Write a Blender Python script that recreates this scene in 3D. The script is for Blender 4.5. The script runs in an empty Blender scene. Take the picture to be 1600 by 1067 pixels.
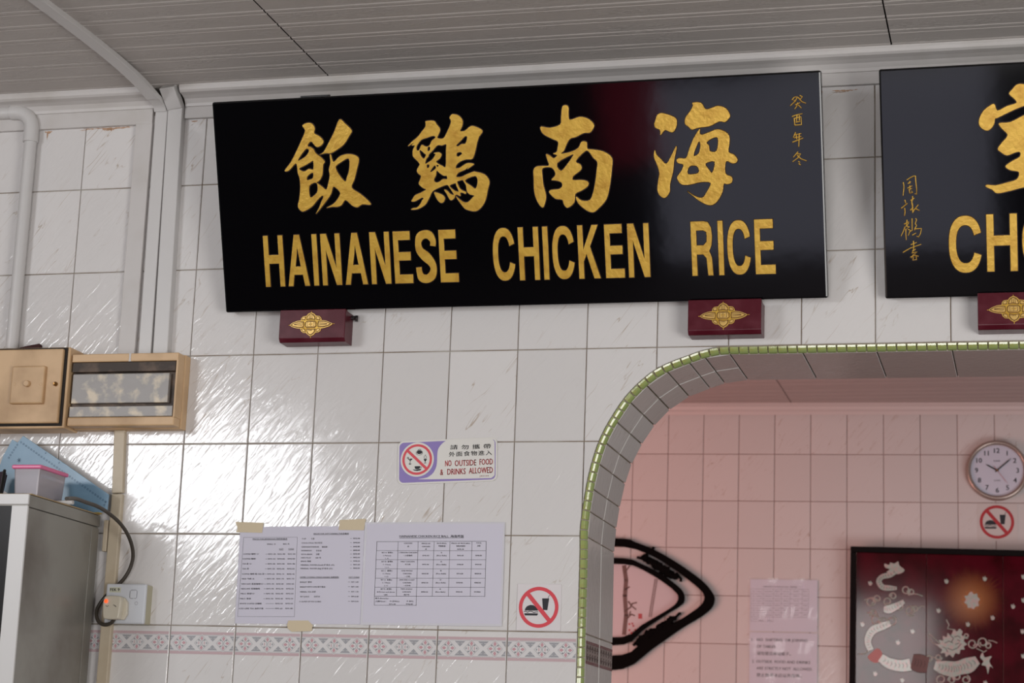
import bpy, bmesh, math, random
from mathutils import Vector, Matrix
random.seed(7)
scn = bpy.context.scene
COL = scn.collection
PI = math.pi

# ------------------------------------------------------------------ camera
YAW, PITCH, ROLL = 2.60314150e-01, 2.14761571e-01, 3.69747703e-02
FPX = 3154.27
CAM = Vector((1.84101, -4.10764, 1.55))
RM = Matrix.Rotation(YAW, 3, 'Z') @ Matrix.Rotation(PI/2 + PITCH, 3, 'X') @ Matrix.Rotation(ROLL, 3, 'Z')
cd = bpy.data.cameras.new('camera'); cam = bpy.data.objects.new('camera', cd); COL.objects.link(cam)
cam.matrix_world = Matrix.Translation(CAM) @ RM.to_4x4()
cd.sensor_width = 36; cd.lens = FPX/1600*36; cd.clip_end = 100
cd.dof.use_dof = True; cd.dof.focus_distance = 4.35; cd.dof.aperture_fstop = 9
scn.camera = cam
# ------------------------------------------------------------------ world, lights, exposure
wd = bpy.data.worlds.new('world'); scn.world = wd; wd.use_nodes = True
bg = wd.node_tree.nodes['Background']; bg.inputs[0].default_value = (0.88, 0.85, 0.84, 1); bg.inputs[1].default_value = 0.17
def area(name, loc, target, sx, sy, power, color):
    l = bpy.data.lights.new(name, 'AREA'); l.shape = 'RECTANGLE'; l.size = sx; l.size_y = sy
    l.energy = power; l.color = color
    o = bpy.data.objects.new(name, l); COL.objects.link(o); o.location = loc
    o.rotation_euler = (Vector(target)-Vector(loc)).to_track_quat('-Z', 'Y').to_euler(); return o
area('window_daylight', (-1.55, -3.6, 2.72), (0.2, 0, 2.3), 0.95, 0.50, 36, (0.95, 0.97, 1.0))
area('shopfront_daylight', (1.25, -6.2, 1.58), (0.9, 0, 2.0), 1.3, 1.05, 52, (1.0, 0.97, 0.95))
area('street_glow', (0.80, -6.0, 0.48), (0.9, 0, 1.5), 1.7, 0.95, 6.5, (0.80, 0.80, 1.0))
area('red_reflection_lamp', (-0.17, -6.0, 0.80), (0.9, 0, 2.6), 0.32, 0.5, 0.30, (1.0, 0.03, 0.10))  # added lamp standing in for the red patch mirrored in the signboard
area('side_fill', (-4.4, -3.4, 1.1), (0.2, 0, 2.1), 2.2, 1.6, 14, (1.0, 0.80, 0.72))  # added soft fill from the left, no known opening there
area('right_fill', (3.6, -3.3, 1.45), (0.5, 0, 1.8), 1.5, 1.5, 74, (1.0, 0.975, 0.95))  # added fill at the right, brightening the arch jamb and soffit
area('back_room_glow', (-0.9, 2.4, 1.9), (1.3, 4.4, 2.4), 1.6, 1.2, 32, (1.0, 0.50, 0.44))
area('back_room_daylight', (3.2, 2.2, 1.2), (1.6, 4.4, 2.2), 1.4, 1.0, 22, (0.95, 0.97, 1.0))
scn.view_settings.view_transform = 'Standard'; scn.view_settings.look = 'None'
scn.view_settings.gamma = 1; scn.view_settings.use_curve_mapping = False
scn.view_settings.exposure = 0.0

# ------------------------------------------------------------------ geometry maths
def ray(px, py): return RM @ Vector(((px-800)/FPX, -(py-533.5)/FPX, -1))
def W(px, py, Y=0.0):
    d = ray(px, py); return CAM + d*((Y-CAM.y)/d.y)
def WZ(px, py, Z):
    d = ray(px, py); return CAM + d*((Z-CAM.z)/d.z)
def hit(M, px, py, off=0.0):
    """where the sight line meets the local plane y = off of frame M; local (x, z)"""
    I = M.inverted(); o = I @ CAM; d = I.to_3x3() @ ray(px, py)
    q = o + d*((off-o.y)/d.y); return (q.x, q.z)

# ------------------------------------------------------------------ materials
def mat(name, color, rough=0.5, metal=0.0, coat=0.0, spec=0.5, alpha=None, trans=0.0, emit=None, estr=0, bump=None, vary=None):
    m = bpy.data.materials.new(name); m.use_nodes = True; nt = m.node_tree; b = nt.nodes['Principled BSDF']
    b.inputs['Base Color'].default_value = (*color, 1); b.inputs['Roughness'].default_value = rough
    b.inputs['Metallic'].default_value = metal; b.inputs['Coat Weight'].default_value = coat
    b.inputs['Coat Roughness'].default_value = 0.05
    b.inputs['Specular IOR Level'].default_value = spec
    b.inputs['Transmission Weight'].default_value = trans
    if alpha is not None: b.inputs['Alpha'].default_value = alpha
    if emit: b.inputs['Emission Color'].default_value = (*emit, 1); b.inputs['Emission Strength'].default_value = estr
    tc = None
    if bump or vary:
        tc = nt.nodes.new('ShaderNodeTexCoord')
    if vary:   # (scale, other colour, low, high)
        n = nt.nodes.new('ShaderNodeTexNoise'); n.inputs['Scale'].default_value = vary[0]; n.inputs['Detail'].default_value = 5
        nt.links.new(tc.outputs['Object'], n.inputs['Vector'])
        r = nt.nodes.new('ShaderNodeMapRange'); r.inputs[1].default_value = vary[2]; r.inputs[2].default_value = vary[3]
        nt.links.new(n.outputs['Fac'], r.inputs[0])
        mx = nt.nodes.new('ShaderNodeMix'); mx.data_type = 'RGBA'
        mx.inputs[6].default_value = (*color, 1); mx.inputs[7].default_value = (*vary[1], 1)
        nt.links.new(r.outputs[0], mx.inputs[0]); nt.links.new(mx.outputs[2], b.inputs['Base Color'])
    if bump:   # (scale, strength, distance)
        n = nt.nodes.new('ShaderNodeTexNoise'); n.inputs['Scale'].default_value = bump[0]; n.inputs['Detail'].default_value = 4
        nt.links.new(tc.outputs['Object'], n.inputs['Vector'])
        bp = nt.nodes.new('ShaderNodeBump'); bp.inputs['Strength'].default_value = bump[1]; bp.inputs['Distance'].default_value = bump[2]
        nt.links.new(n.outputs['Fac'], bp.inputs['Height']); nt.links.new(bp.outputs[0], b.inputs['Normal'])
    return m

def tile_mat(name, base, vein, rough=0.1, bump=0.42, veins=True):
    m = mat(name, base, rough); nt = m.node_tree; N = nt.nodes; L = nt.links; b = N['Principled BSDF']
    tc = N.new('ShaderNodeTexCoord'); oi = N.new('ShaderNodeObjectInfo')
    sc_ = N.new('ShaderNodeVectorMath'); sc_.operation = 'SCALE'; sc_.inputs['Scale'].default_value = 37.0
    cb = N.new('ShaderNodeCombineXYZ')
    L.new(oi.outputs['Random'], cb.inputs[0]); L.new(oi.outputs['Random'], cb.inputs[2]); L.new(cb.outputs[0], sc_.inputs[0])
    ad = N.new('ShaderNodeVectorMath'); L.new(tc.outputs['Object'], ad.inputs[0]); L.new(sc_.outputs[0], ad.inputs[1])
    def streak(rot, sx, sz, scale, detail, dist):
        mp = N.new('ShaderNodeMapping'); mp.inputs['Rotation'].default_value = (0, rot, 0)
        mp2 = N.new('ShaderNodeMapping'); mp2.inputs['Scale'].default_value = (sx, 1, sz)
        L.new(ad.outputs[0], mp.inputs[0]); L.new(mp.outputs[0], mp2.inputs[0])
        n = N.new('ShaderNodeTexNoise'); n.inputs['Scale'].default_value = scale; n.inputs['Detail'].default_value = detail
        n.inputs['Distortion'].default_value = dist; L.new(mp2.outputs[0], n.inputs['Vector']); return n
    def rng(src, a, c, lo=0, hi=1):
        r = N.new('ShaderNodeMapRange'); r.inputs[1].default_value = a; r.inputs[2].default_value = c
        r.inputs[3].default_value = lo; r.inputs[4].default_value = hi; L.new(src, r.inputs[0]); return r.outputs[0]
    def math_(op, a, c):
        q = N.new('ShaderNodeMath'); q.operation = op
        for i, v in enumerate((a, c)):
            if isinstance(v, (int, float)): q.inputs[i].default_value = v
            else: L.new(v, q.inputs[i])
        return q.outputs[0]
    r1 = streak(0.90, 0.16, 1.0, 95, 2.5, 0.8)
    r2 = streak(0.75, 0.30, 1.0, 30, 2.0, 0.3)
    h = math_('ADD', math_('MULTIPLY', rng(r1.outputs['Fac'], 0.42, 0.62), 0.5), r2.outputs['Fac'])
    bp = N.new('ShaderNodeBump'); bp.inputs['Strength'].default_value = bump; bp.inputs['Distance'].default_value = 0.0008
    L.new(h, bp.inputs['Height']); L.new(bp.outputs[0], b.inputs['Normal'])
    if veins:
        v = streak(0.92, 0.13, 1.0, 42, 2.5, 0.5)
        d = math_('ABSOLUTE', math_('SUBTRACT', v.outputs['Fac'], 0.5), 0)
        line = rng(d, 0.001, 0.012, 1, 0)
        msk = streak(0.85, 0.4, 1.0, 24, 2.0, 0.0)
        line = math_('MULTIPLY', line, rng(msk.outputs['Fac'], 0.47, 0.58))
        line = math_('MULTIPLY', line, rng(oi.outputs['Random'], 0.30, 0.95, 0.05, 0.75))
        mx = N.new('ShaderNodeMix'); mx.data_type = 'RGBA'; mx.inputs[6].default_value = (*base, 1); mx.inputs[7].default_value = (*vein, 1)
        L.new(line, mx.inputs[0])
        # each tile of the batch a little lighter or darker
        hsv = N.new('ShaderNodeHueSaturation'); L.new(mx.outputs[2], hsv.inputs['Color'])
        L.new(rng(oi.outputs['Random'], 0, 1, 0.96, 1.03), hsv.inputs['Value'])
        L.new(hsv.outputs[0], b.inputs['Base Color'])
    return m

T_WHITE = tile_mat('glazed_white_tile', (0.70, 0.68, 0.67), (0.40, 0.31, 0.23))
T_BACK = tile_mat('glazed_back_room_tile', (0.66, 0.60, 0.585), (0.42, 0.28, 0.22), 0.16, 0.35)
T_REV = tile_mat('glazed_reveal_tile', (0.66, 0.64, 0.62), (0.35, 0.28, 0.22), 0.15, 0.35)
GROUT = mat('brown_grout', (0.22, 0.165, 0.11), 0.9, vary=(9, (0.38, 0.34, 0.29), 0.42, 0.62))
GROUT_B = mat('back_grout', (0.25, 0.11, 0.09), 0.9)
PAINT = mat('white_paint', (0.58, 0.555, 0.54), 0.45, vary=(7, (0.50, 0.47, 0.44), 0.5, 0.75), bump=(40, 0.15, 0.002))
PVC = mat('white_pvc', (0.60, 0.585, 0.575), 0.35)
CEIL = mat('ceiling_board', (0.50, 0.465, 0.44), 0.6)
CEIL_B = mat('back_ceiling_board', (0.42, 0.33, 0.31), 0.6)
DARKGAP = mat('dark_gap', (0.02, 0.016, 0.013), 0.9)
RUST = mat('rust_stain', (0.46, 0.28, 0.17), 0.8)
LACQ = mat('black_lacquer', (0.0012, 0.0012, 0.002), 0.07, coat=0.0, spec=0.42, bump=(5, 0.05, 0.006))
GOLD = mat('gold_leaf', (0.66, 0.40, 0.055), 0.36, metal=0.35, bump=(120, 0.35, 0.002), vary=(30, (0.52, 0.28, 0.03), 0.45, 0.7))
GOLD_B = mat('shaded_old_gold', (0.26, 0.135, 0.025), 0.4, metal=0.4)
GOLD_L = mat('bright_gold', (0.80, 0.52, 0.16), 0.3, metal=0.4)
GOLD_D = mat('gold_groove', (0.16, 0.07, 0.012), 0.5)
CARVE = mat('carved_dark_line', (0.03, 0.008, 0.002), 0.6)  # dark line drawn around the gilded carving
MAROON = mat('maroon_paint', (0.080, 0.005, 0.013), 0.32, spec=0.3, vary=(18, (0.12, 0.022, 0.034), 0.5, 0.75), bump=(60, 0.1, 0.001))
BEIGE = mat('aged_beige_plastic', (0.64, 0.43, 0.24), 0.45, vary=(9, (0.42, 0.26, 0.13), 0.45, 0.75))
BEIGE2 = mat('pale_beige_plastic', (0.55, 0.47, 0.35), 0.45, vary=(14, (0.45, 0.36, 0.24), 0.5, 0.8))
SMOKE = mat('grimy_smoked_window', (0.055, 0.040, 0.032), 0.5, spec=0.3, vary=(18, (0.16, 0.11, 0.08), 0.45, 0.62))
FOILY = mat('flaking_silver_window', (0.30, 0.28, 0.265), 0.38, metal=0.0, vary=(30, (0.62, 0.53, 0.40), 0.50, 0.66), bump=(90, 0.3, 0.001))
BRASS = mat('old_brass', (0.30, 0.16, 0.05), 0.35, metal=0.8)
BLACK = mat('black_plastic', (0.012, 0.012, 0.012), 0.35)
BLACKP = mat('black_print', (0.014, 0.014, 0.02), 0.6)
GREYP = mat('grey_print', (0.22, 0.20, 0.24), 0.6)
PAPER = mat('white_paper', (0.62, 0.60, 0.69), 0.7)
LAMI = mat('laminate_film', (0.66, 0.65, 0.70), 0.12, coat=0.6, bump=(9, 0.5, 0.004))
CLEARF = mat('clear_plastic_film', (0.95, 0.95, 0.95), 0.05, alpha=0.16, coat=1.0, bump=(14, 0.6, 0.006))
TAPE = mat('masking_tape', (0.62, 0.52, 0.36), 0.6, bump=(70, 0.3, 0.001))
RED = mat('red_print', (0.66, 0.045, 0.065), 0.4)
RED_B = mat('dark_red_print', (0.42, 0.012, 0.02), 0.4)
PURPLE = mat('purple_print', (0.24, 0.17, 0.46), 0.4)
STICK = mat('sticker_white', (0.70, 0.68, 0.64), 0.35)
STICK2 = mat('clear_sticker_white', (0.70, 0.66, 0.67), 0.3)
BORDER_P = mat('border_pink', (0.56, 0.41, 0.43), 0.15)
BORDER_G = mat('border_grey', (0.36, 0.36, 0.38), 0.15)
BORDER_W = mat('border_white', (0.70, 0.68, 0.68), 0.15)
BORDER_D = mat('border_rose', (0.57, 0.33, 0.36), 0.15)
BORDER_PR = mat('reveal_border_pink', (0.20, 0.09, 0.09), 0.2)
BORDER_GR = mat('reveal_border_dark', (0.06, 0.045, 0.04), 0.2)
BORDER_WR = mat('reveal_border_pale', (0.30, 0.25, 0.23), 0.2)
BEAD = mat('green_glazed_bead', (0.31, 0.39, 0.14), 0.12, coat=0.5, vary=(26, (0.34, 0.28, 0.06), 0.52, 0.75), bump=(50, 0.2, 0.001))
BEADG = mat('bead_grout', (0.38, 0.33, 0.26), 0.9)
STEEL = mat('stainless_steel', (0.31, 0.30, 0.27), 0.42, metal=0.4, vary=(4, (0.17, 0.15, 0.13), 0.45, 0.7))
WSTEEL = mat('white_enamel_steel', (0.66, 0.65, 0.64), 0.35)
SHADE = None
DGLASS = mat('dark_door', (0.010, 0.008, 0.008), 0.3, spec=0.15)
BLUE = mat('blue_plastic_sheet', (0.17, 0.30, 0.42), 0.3, vary=(5, (0.10, 0.20, 0.31), 0.45, 0.7))
BLUED = mat('dark_blue_print', (0.03, 0.07, 0.14), 0.4)
PINK = mat('pink_lid', (0.72, 0.16, 0.33), 0.3)
TUB = mat('frosted_tub', (0.74, 0.70, 0.76), 0.22, trans=0.65)
CONT = mat('tub_contents', (0.50, 0.46, 0.50), 0.5)
CARD = mat('cardboard', (0.40, 0.29, 0.16), 0.8)
CABLE = mat('dark_brown_cable', (0.055, 0.045, 0.035), 0.4)
SOCK = mat('white_socket_plastic', (0.62, 0.64, 0.68), 0.25)
SOCKS = mat('yellowed_socket_side', (0.45, 0.42, 0.30), 0.4)
PLUG = mat('cream_plug', (0.62, 0.57, 0.46), 0.35)
NEON = mat('red_indicator', (0.8, 0.05, 0.01), 0.3, emit=(1, 0.06, 0.01), estr=2.0)
CLOTH = mat('dark_maroon_cloth', (0.045, 0.012, 0.012), 0.8, bump=(90, 0.8, 0.004))
PURP_CL = mat('dark_purple_cloth', (0.05, 0.03, 0.045), 0.85, bump=(90, 0.8, 0.004))
IRON = mat('dark_iron', (0.10, 0.09, 0.09), 0.3, metal=0.8)
EBONY = mat('black_carved_wood', (0.002, 0.0015, 0.0015), 0.7, spec=0.06)
PICT = mat('pale_pink_silk', (0.60, 0.52, 0.54), 0.6)
SEPIA = mat('sepia_ink', (0.16, 0.09, 0.08), 0.6)
CLOCKRIM = mat('clock_rim_metal', (0.42, 0.33, 0.29), 0.3, metal=0.6)
CLOCKFACE = mat('clock_face', (0.60, 0.60, 0.70), 0.4)
FRAMEB = mat('dark_frame', (0.006, 0.004, 0.004), 0.6, spec=0.08)
REDL = mat('red_lacquer', (0.075, 0.002, 0.008), 0.08, coat=0.0, spec=0.22, vary=(7, (0.035, 0.001, 0.003), 0.45, 0.65))
PEARL = mat('mother_of_pearl', (0.30, 0.32, 0.27), 0.25, coat=0.5, vary=(60, (0.42, 0.27, 0.25), 0.45, 0.62), bump=(90, 0.6, 0.002))
PEARLD = mat('inlay_dark_line', (0.02, 0.004, 0.006), 0.5)  # dark outlines drawn around and across the pearl inlay
AMBER = mat('amber_lacquer', (0.22, 0.065, 0.004), 0.2, coat=0.6)
FLOORM = mat('tiled_floor_colour', (0.16, 0.13, 0.12), 0.7)
PEN = mat('white_tube_plastic', (0.62, 0.60, 0.58), 0.35)

# ------------------------------------------------------------------ mesh helpers
class MB:
    def __init__(s): s.v = []; s.f = []; s.m = []
    def add(s, vs, fs, mi=0):
        o = len(s.v); s.v += [tuple(v) for v in vs]; s.f += [tuple(i+o for i in f) for f in fs]; s.m += [mi]*len(fs); return s
    def box(s, x0, x1, y0, y1, z0, z1, mi=0):
        return s.add([(x0,y0,z0),(x1,y0,z0),(x1,y1,z0),(x0,y1,z0),(x0,y0,z1),(x1,y0,z1),(x1,y1,z1),(x0,y1,z1)],
                     [(0,3,2,1),(4,5,6,7),(0,1,5,4),(1,2,6,5),(2,3,7,6),(3,0,4,7)], mi)
    def poly(s, pts, y, mi=0):            # flat face looking towards -y
        vs = [(x, y, z) for x, z in pts]
        A = sum(pts[i-1][0]*pts[i][1]-pts[i][0]*pts[i-1][1] for i in range(len(pts)))
        idx = list(range(len(pts)))
        return s.add(vs, [tuple(idx if A > 0 else idx[::-1])], mi)
    def ring(s, cx, cz, r0, r1, y, n=40, mi=0, a0=0, a1=2*PI, sx=1.0):
        for i in range(n):
            a = a0+(a1-a0)*i/n; b = a0+(a1-a0)*(i+1)/n
            s.poly([(cx+sx*r1*math.cos(a), cz+r1*math.sin(a)), (cx+sx*r1*math.cos(b), cz+r1*math.sin(b)),
                    (cx+sx*r0*math.cos(b), cz+r0*math.sin(b)), (cx+sx*r0*math.cos(a), cz+r0*math.sin(a))], y, mi)
        return s
    def disc(s, cx, cz, r, y, n=32, mi=0, sx=1.0):
        return s.poly([(cx+sx*r*math.cos(2*PI*i/n), cz+r*math.sin(2*PI*i/n)) for i in range(n)], y, mi)
    def line(s, pts, w, y, mi=0):         # flat ribbon strokes
        for a, b in zip(pts, pts[1:]):
            a = Vector(a[:2]); b = Vector(b[:2]); d = b-a
            if d.length < 1e-9: continue
            n = Vector((-d.y, d.x)).normalized()*w/2; e = d.normalized()*w*0.25
            s.poly([a-n-e, b-n+e, b+n+e, a+n-e], y, mi)
        return s
    def lathe(s, prof, n=32, cx=0, cz=0, mi=0):   # profile (r, y) around the local y axis
        vs = []; fs = []
        for r, y in prof:
            for i in range(n):
                a = 2*PI*i/n; vs.append((cx+r*math.cos(a), y, cz+r*math.sin(a)))
        for k in range(len(prof)-1):
            for i in range(n):
                j = (i+1) % n; fs.append((k*n+i, k*n+j, (k+1)*n+j, (k+1)*n+i))
        fs.append(tuple(range(n))[::-1]); fs.append(tuple(range((len(prof)-1)*n, len(prof)*n)))
        return s.add(vs, fs, mi)
    def mesh(s, name, mats, smooth=False):
        me = bpy.data.meshes.new(name); me.from_pydata(s.v, [], s.f)
        for m in (mats if isinstance(mats, (list, tuple)) else [mats]): me.materials.append(m)
        for p, mi in zip(me.polygons, s.m): p.material_index = mi; p.use_smooth = smooth
        me.update(); return me
def link(name, me, parent=None, loc=None, M=None):
    o = bpy.data.objects.new(name, me); COL.objects.link(o)
    if parent: o.parent = parent
    if M is not None: o.matrix_local = M
    if loc is not None: o.location = loc
    return o
def recalc(me):
    bm = bmesh.new(); bm.from_mesh(me); bmesh.ops.recalc_face_normals(bm, faces=bm.faces); bm.to_mesh(me); bm.free()
def build(mb, name, mats, parent=None, bevel=0, smooth=False, M=None, loc=None, segs=2):
    me = mb.mesh(name, mats, smooth)
    if bevel:
        bm = bmesh.new(); bm.from_mesh(me)
        bmesh.ops.remove_doubles(bm, verts=bm.verts, dist=1e-7)
        bmesh.ops.recalc_face_normals(bm, faces=bm.faces)
        es = [e for e in bm.edges if len(e.link_faces) == 2 and e.calc_face_angle(0) > 0.6]
        bmesh.ops.bevel(bm, geom=es, offset=bevel, segments=segs, profile=0.5, affect='EDGES', clamp_overlap=True)
        bm.to_mesh(me); bm.free()
    return link(name, me, parent, loc, M)
def thing(name, label, cat, M=None, loc=(0,0,0), group=None):
    o = bpy.data.objects.new(name, None); COL.objects.link(o); o.empty_display_size = 0.05
    if M is not None: o.matrix_world = M
    else: o.location = loc
    o['label'] = label; o['category'] = cat
    if group: o['group'] = group
    return o
def tag(o, label, cat, group=None):
    o['label'] = label; o['category'] = cat
    if group: o['group'] = group
    return o
def struct(o): o['kind'] = 'structure'; return o
def stuff(o): o['kind'] = 'stuff'; return o
def relief(polys, depth, bev=0.0, y0=0.0):
    """closed outlines (outer and holes, local x/z) -> solid standing proud of y0 towards -y"""
    cu = bpy.data.curves.new('tmp', 'CURVE'); cu.dimensions = '2D'; cu.fill_mode = 'BOTH'
    cu.extrude = depth/2; cu.bevel_depth = bev; cu.bevel_resolution = 1; cu.offset = -bev
    for pts in polys:
        sp = cu.splines.new('POLY'); sp.points.add(len(pts)-1); sp.use_cyclic_u = True
        for q, (x, z) in zip(sp.points, pts): q.co = (x, z, 0, 1)
    o = bpy.data.objects.new('tmp', cu); COL.objects.link(o)
    bpy.context.view_layer.update()
    me = bpy.data.meshes.new_from_object(o.evaluated_get(bpy.context.evaluated_depsgraph_get()))
    bpy.data.objects.remove(o); bpy.data.curves.remove(cu)
    for v in me.vertices: v.co = (v.co.x, y0-depth/2-v.co.z, v.co.y)
    me.flip_normals()
    bm = bmesh.new(); bm.from_mesh(me); bmesh.ops.remove_doubles(bm, verts=bm.verts, dist=1e-6); bm.to_mesh(me); bm.free()
    recalc(me)
    return me
def tube_mesh(paths, res=2, flat=1.0, y0=0.0, cap=True):
    """paths of (x, y, z, radius) -> round strokes or pipes"""
    cu = bpy.data.curves.new('tmp', 'CURVE'); cu.dimensions = '3D'; cu.bevel_depth = 1.0; cu.bevel_resolution = res
    cu.use_fill_caps = cap
    for pts in paths:
        sp = cu.splines.new('POLY'); sp.points.add(len(pts)-1)
        for q, (x, y, z, r) in zip(sp.points, pts): q.co = (x, y, z, 1); q.radius = r
    o = bpy.data.objects.new('tmp', cu); COL.objects.link(o)
    bpy.context.view_layer.update()
    me = bpy.data.meshes.new_from_object(o.evaluated_get(bpy.context.evaluated_depsgraph_get()))
    bpy.data.objects.remove(o); bpy.data.curves.remove(cu)
    if flat != 1.0:
        for v in me.vertices: v.co.y = y0+(v.co.y-y0)*flat
    for p in me.polygons: p.use_smooth = True
    return me
def smooth_path(P, n=8):
    """Catmull-Rom through the points (any dimension)"""
    P = [Vector(p) for p in P]; out = []
    for i in range(len(P)-1):
        p0 = P[max(i-1, 0)]; p1 = P[i]; p2 = P[i+1]; p3 = P[min(i+2, len(P)-1)]
        for k in range(n):
            t = k/n
            out.append(0.5*((2*p1)+(-p0+p2)*t+(2*p0-5*p1+4*p2-p3)*t*t+(-p0+3*p1-3*p2+p3)*t**3))
    out.append(P[-1]); return out
def smooth_loop(P, n=4):
    P = [Vector(p) for p in P]; N_ = len(P); out = []
    for i in range(N_):
        p0, p1, p2, p3 = P[i-1], P[i], P[(i+1) % N_], P[(i+2) % N_]
        for k in range(n):
            t = k/n
            out.append(tuple(0.5*((2*p1)+(-p0+p2)*t+(2*p0-5*p1+4*p2-p3)*t*t+(-p0+3*p1-3*p2+p3)*t**3)))
    return out
_tc = {}
def text_mb(mb, s, x, z, h, y, w=None, mi=0, align='L', bold=0.0, slant=0):
    """flat printed words, cap height h, optional total width w, added to mb in the local x/z plane"""
    if bold:          # brush the CJK print twice, a hair apart, for weight
        text_mb(mb, s, x-h*0.022, z, h, y, w, mi, align, 0); return text_mb(mb, s, x+h*0.022, z, h, y, w, mi, align, 0)
    key = (s, bold)
    if key not in _tc:
        c = bpy.data.curves.new('t', 'FONT'); c.body = s; c.offset = bold; c.resolution_u = 2
        o = bpy.data.objects.new('t', c); COL.objects.link(o); bpy.context.view_layer.update()
        me = bpy.data.meshes.new_from_object(o.evaluated_get(bpy.context.evaluated_depsgraph_get()))
        _tc[key] = ([tuple(v.co) for v in me.vertices], [tuple(p.vertices) for p in me.polygons])
        bpy.data.objects.remove(o); bpy.data.curves.remove(c); bpy.data.meshes.remove(me)
    vs, fs = _tc[key]
    if not vs: return mb
    x0 = min(v[0] for v in vs); x1 = max(v[0] for v in vs)
    sz = h/0.70; sx = w/(x1-x0) if w else sz
    tw = (x1-x0)*sx; ox = x - (0 if align == 'L' else tw/2 if align == 'C' else tw)
    return mb.add([(ox+(v[0]-x0)*sx, y, z+v[1]*sz) for v in vs], fs, mi)

def quad_frame(bl, br, tl, Y, M0=None):
    """frame on a plane parallel to the wall (or in frame M0) from three picture corners; returns M, width, height"""
    if M0 is None: M0 = Matrix.Identity(4)
    a = hit(M0, *bl, Y); b = hit(M0, *br, Y); c = hit(M0, *tl, Y)
    ang = math.atan2(b[1]-a[1], b[0]-a[0])
    M = M0 @ Matrix.Translation((a[0], Y, a[1])) @ Matrix.Rotation(-ang, 4, 'Y')
    w = math.hypot(b[0]-a[0], b[1]-a[1]); h = (c[0]-a[0])*-math.sin(ang)+(c[1]-a[1])*math.cos(ang)
    return M, w, h

# ------------------------------------------------------------------ the arch curve (outer edge of the green beads)
TW, TH = 0.152, 0.20028
ZA = 2.45853                      # a tile joint line, column 0 at x = 0
raw = [(1127.5,542.5),(1096,549),(1073.5,557),(1046.5,567),(1024,578.5),(1006,592),(988,609),(974.5,624.6),(960,646),(947.5,667),
       (936,691),(927,718),(920.5,742.8),(917,760),(910.7,798),(907,835)]
pts = [W(x, y) for x, y in raw]; pts = [(p.x, p.z) for p in pts]
ZT = pts[0][1]; XL = W(904.5, 954.6).x
XR = 3.6                          # the far jamb, beyond the picture
ctrl = [(XR-0.45, ZT), (1.5, ZT), (1.25, ZT)]+pts+[(XL, pts[-1][1]-0.06), (XL, 1.6), (XL, 0.0)]
ctrl = ctrl[::-1]                 # from the floor up and over
fine = smooth_path(ctrl, 10)
# arc-length resampling
def resample(P, step):
    P = [Vector(p) for p in P]; out = [P[0].copy()]; acc = 0.0
    for a, b in zip(P, P[1:]):
        L = (b-a).length; t = step-acc
        while t <= L: out.append(a+(b-a)*(t/L)); t += step
        acc = (acc+L) % step
    return out
def offset_curve(P, d):
    out = []
    for i, p in enumerate(P):
        t = (P[min(i+1, len(P)-1)]-P[max(i-1, 0)]).normalized()
        out.append(p+Vector((t.y, -t.x))*d)     # to the right of travel = into the opening
    return out
dense = resample(fine, 0.004)
BW = 0.0135
inner = offset_curve(dense, BW)
def ztop(x):                                     # height of the opening's outer edge above x
    if x <= XL: return -1
    for a, b in zip(dense, dense[1:]):
        if a.x <= x <= b.x and b.x > a.x: return a.y+(b.y-a.y)*(x-a.x)/(b.x-a.x)
    return ZT
# wall body with the arched opening
in2 = resample(offset_curve(fine, BW-0.004), 0.03)
mir = [Vector((2*XR-0.9+0.0-p.x, p.y)) for p in in2 if p.x < 1.4][::-1]
xr_off = (XR-0.45)*1.0
outline = [(p.x, p.y) for p in in2 if p.x < 2.6]+[(p.x, p.y) for p in mir if p.x > 2.7]
outline[0] = (outline[0][0], 0.0)
WX0, WX1, WZ1, WD = -2.2, 6.6, 3.35, 0.285
mend = outline[-1][0]
front = [(WX0, 0.0), (outline[0][0], 0.0)]+outline[1:]+[(mend, 0.0), (WX1, 0.0), (WX1, WZ1), (WX0, WZ1)]
mbw = MB(); n = len(front)
mbw.add([(x, 0.0035, z) for x, z in front]+[(x, WD, z) for x, z in front],
        [tuple(range(n)), tuple(range(2*n-1, n-1, -1))]+[(i, (i+1) % n, n+(i+1) % n, n+i)[::-1] for i in range(n)])
wall = build(mbw, 'wall_front', GROUT); recalc(wall.data); struct(wall)

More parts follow.
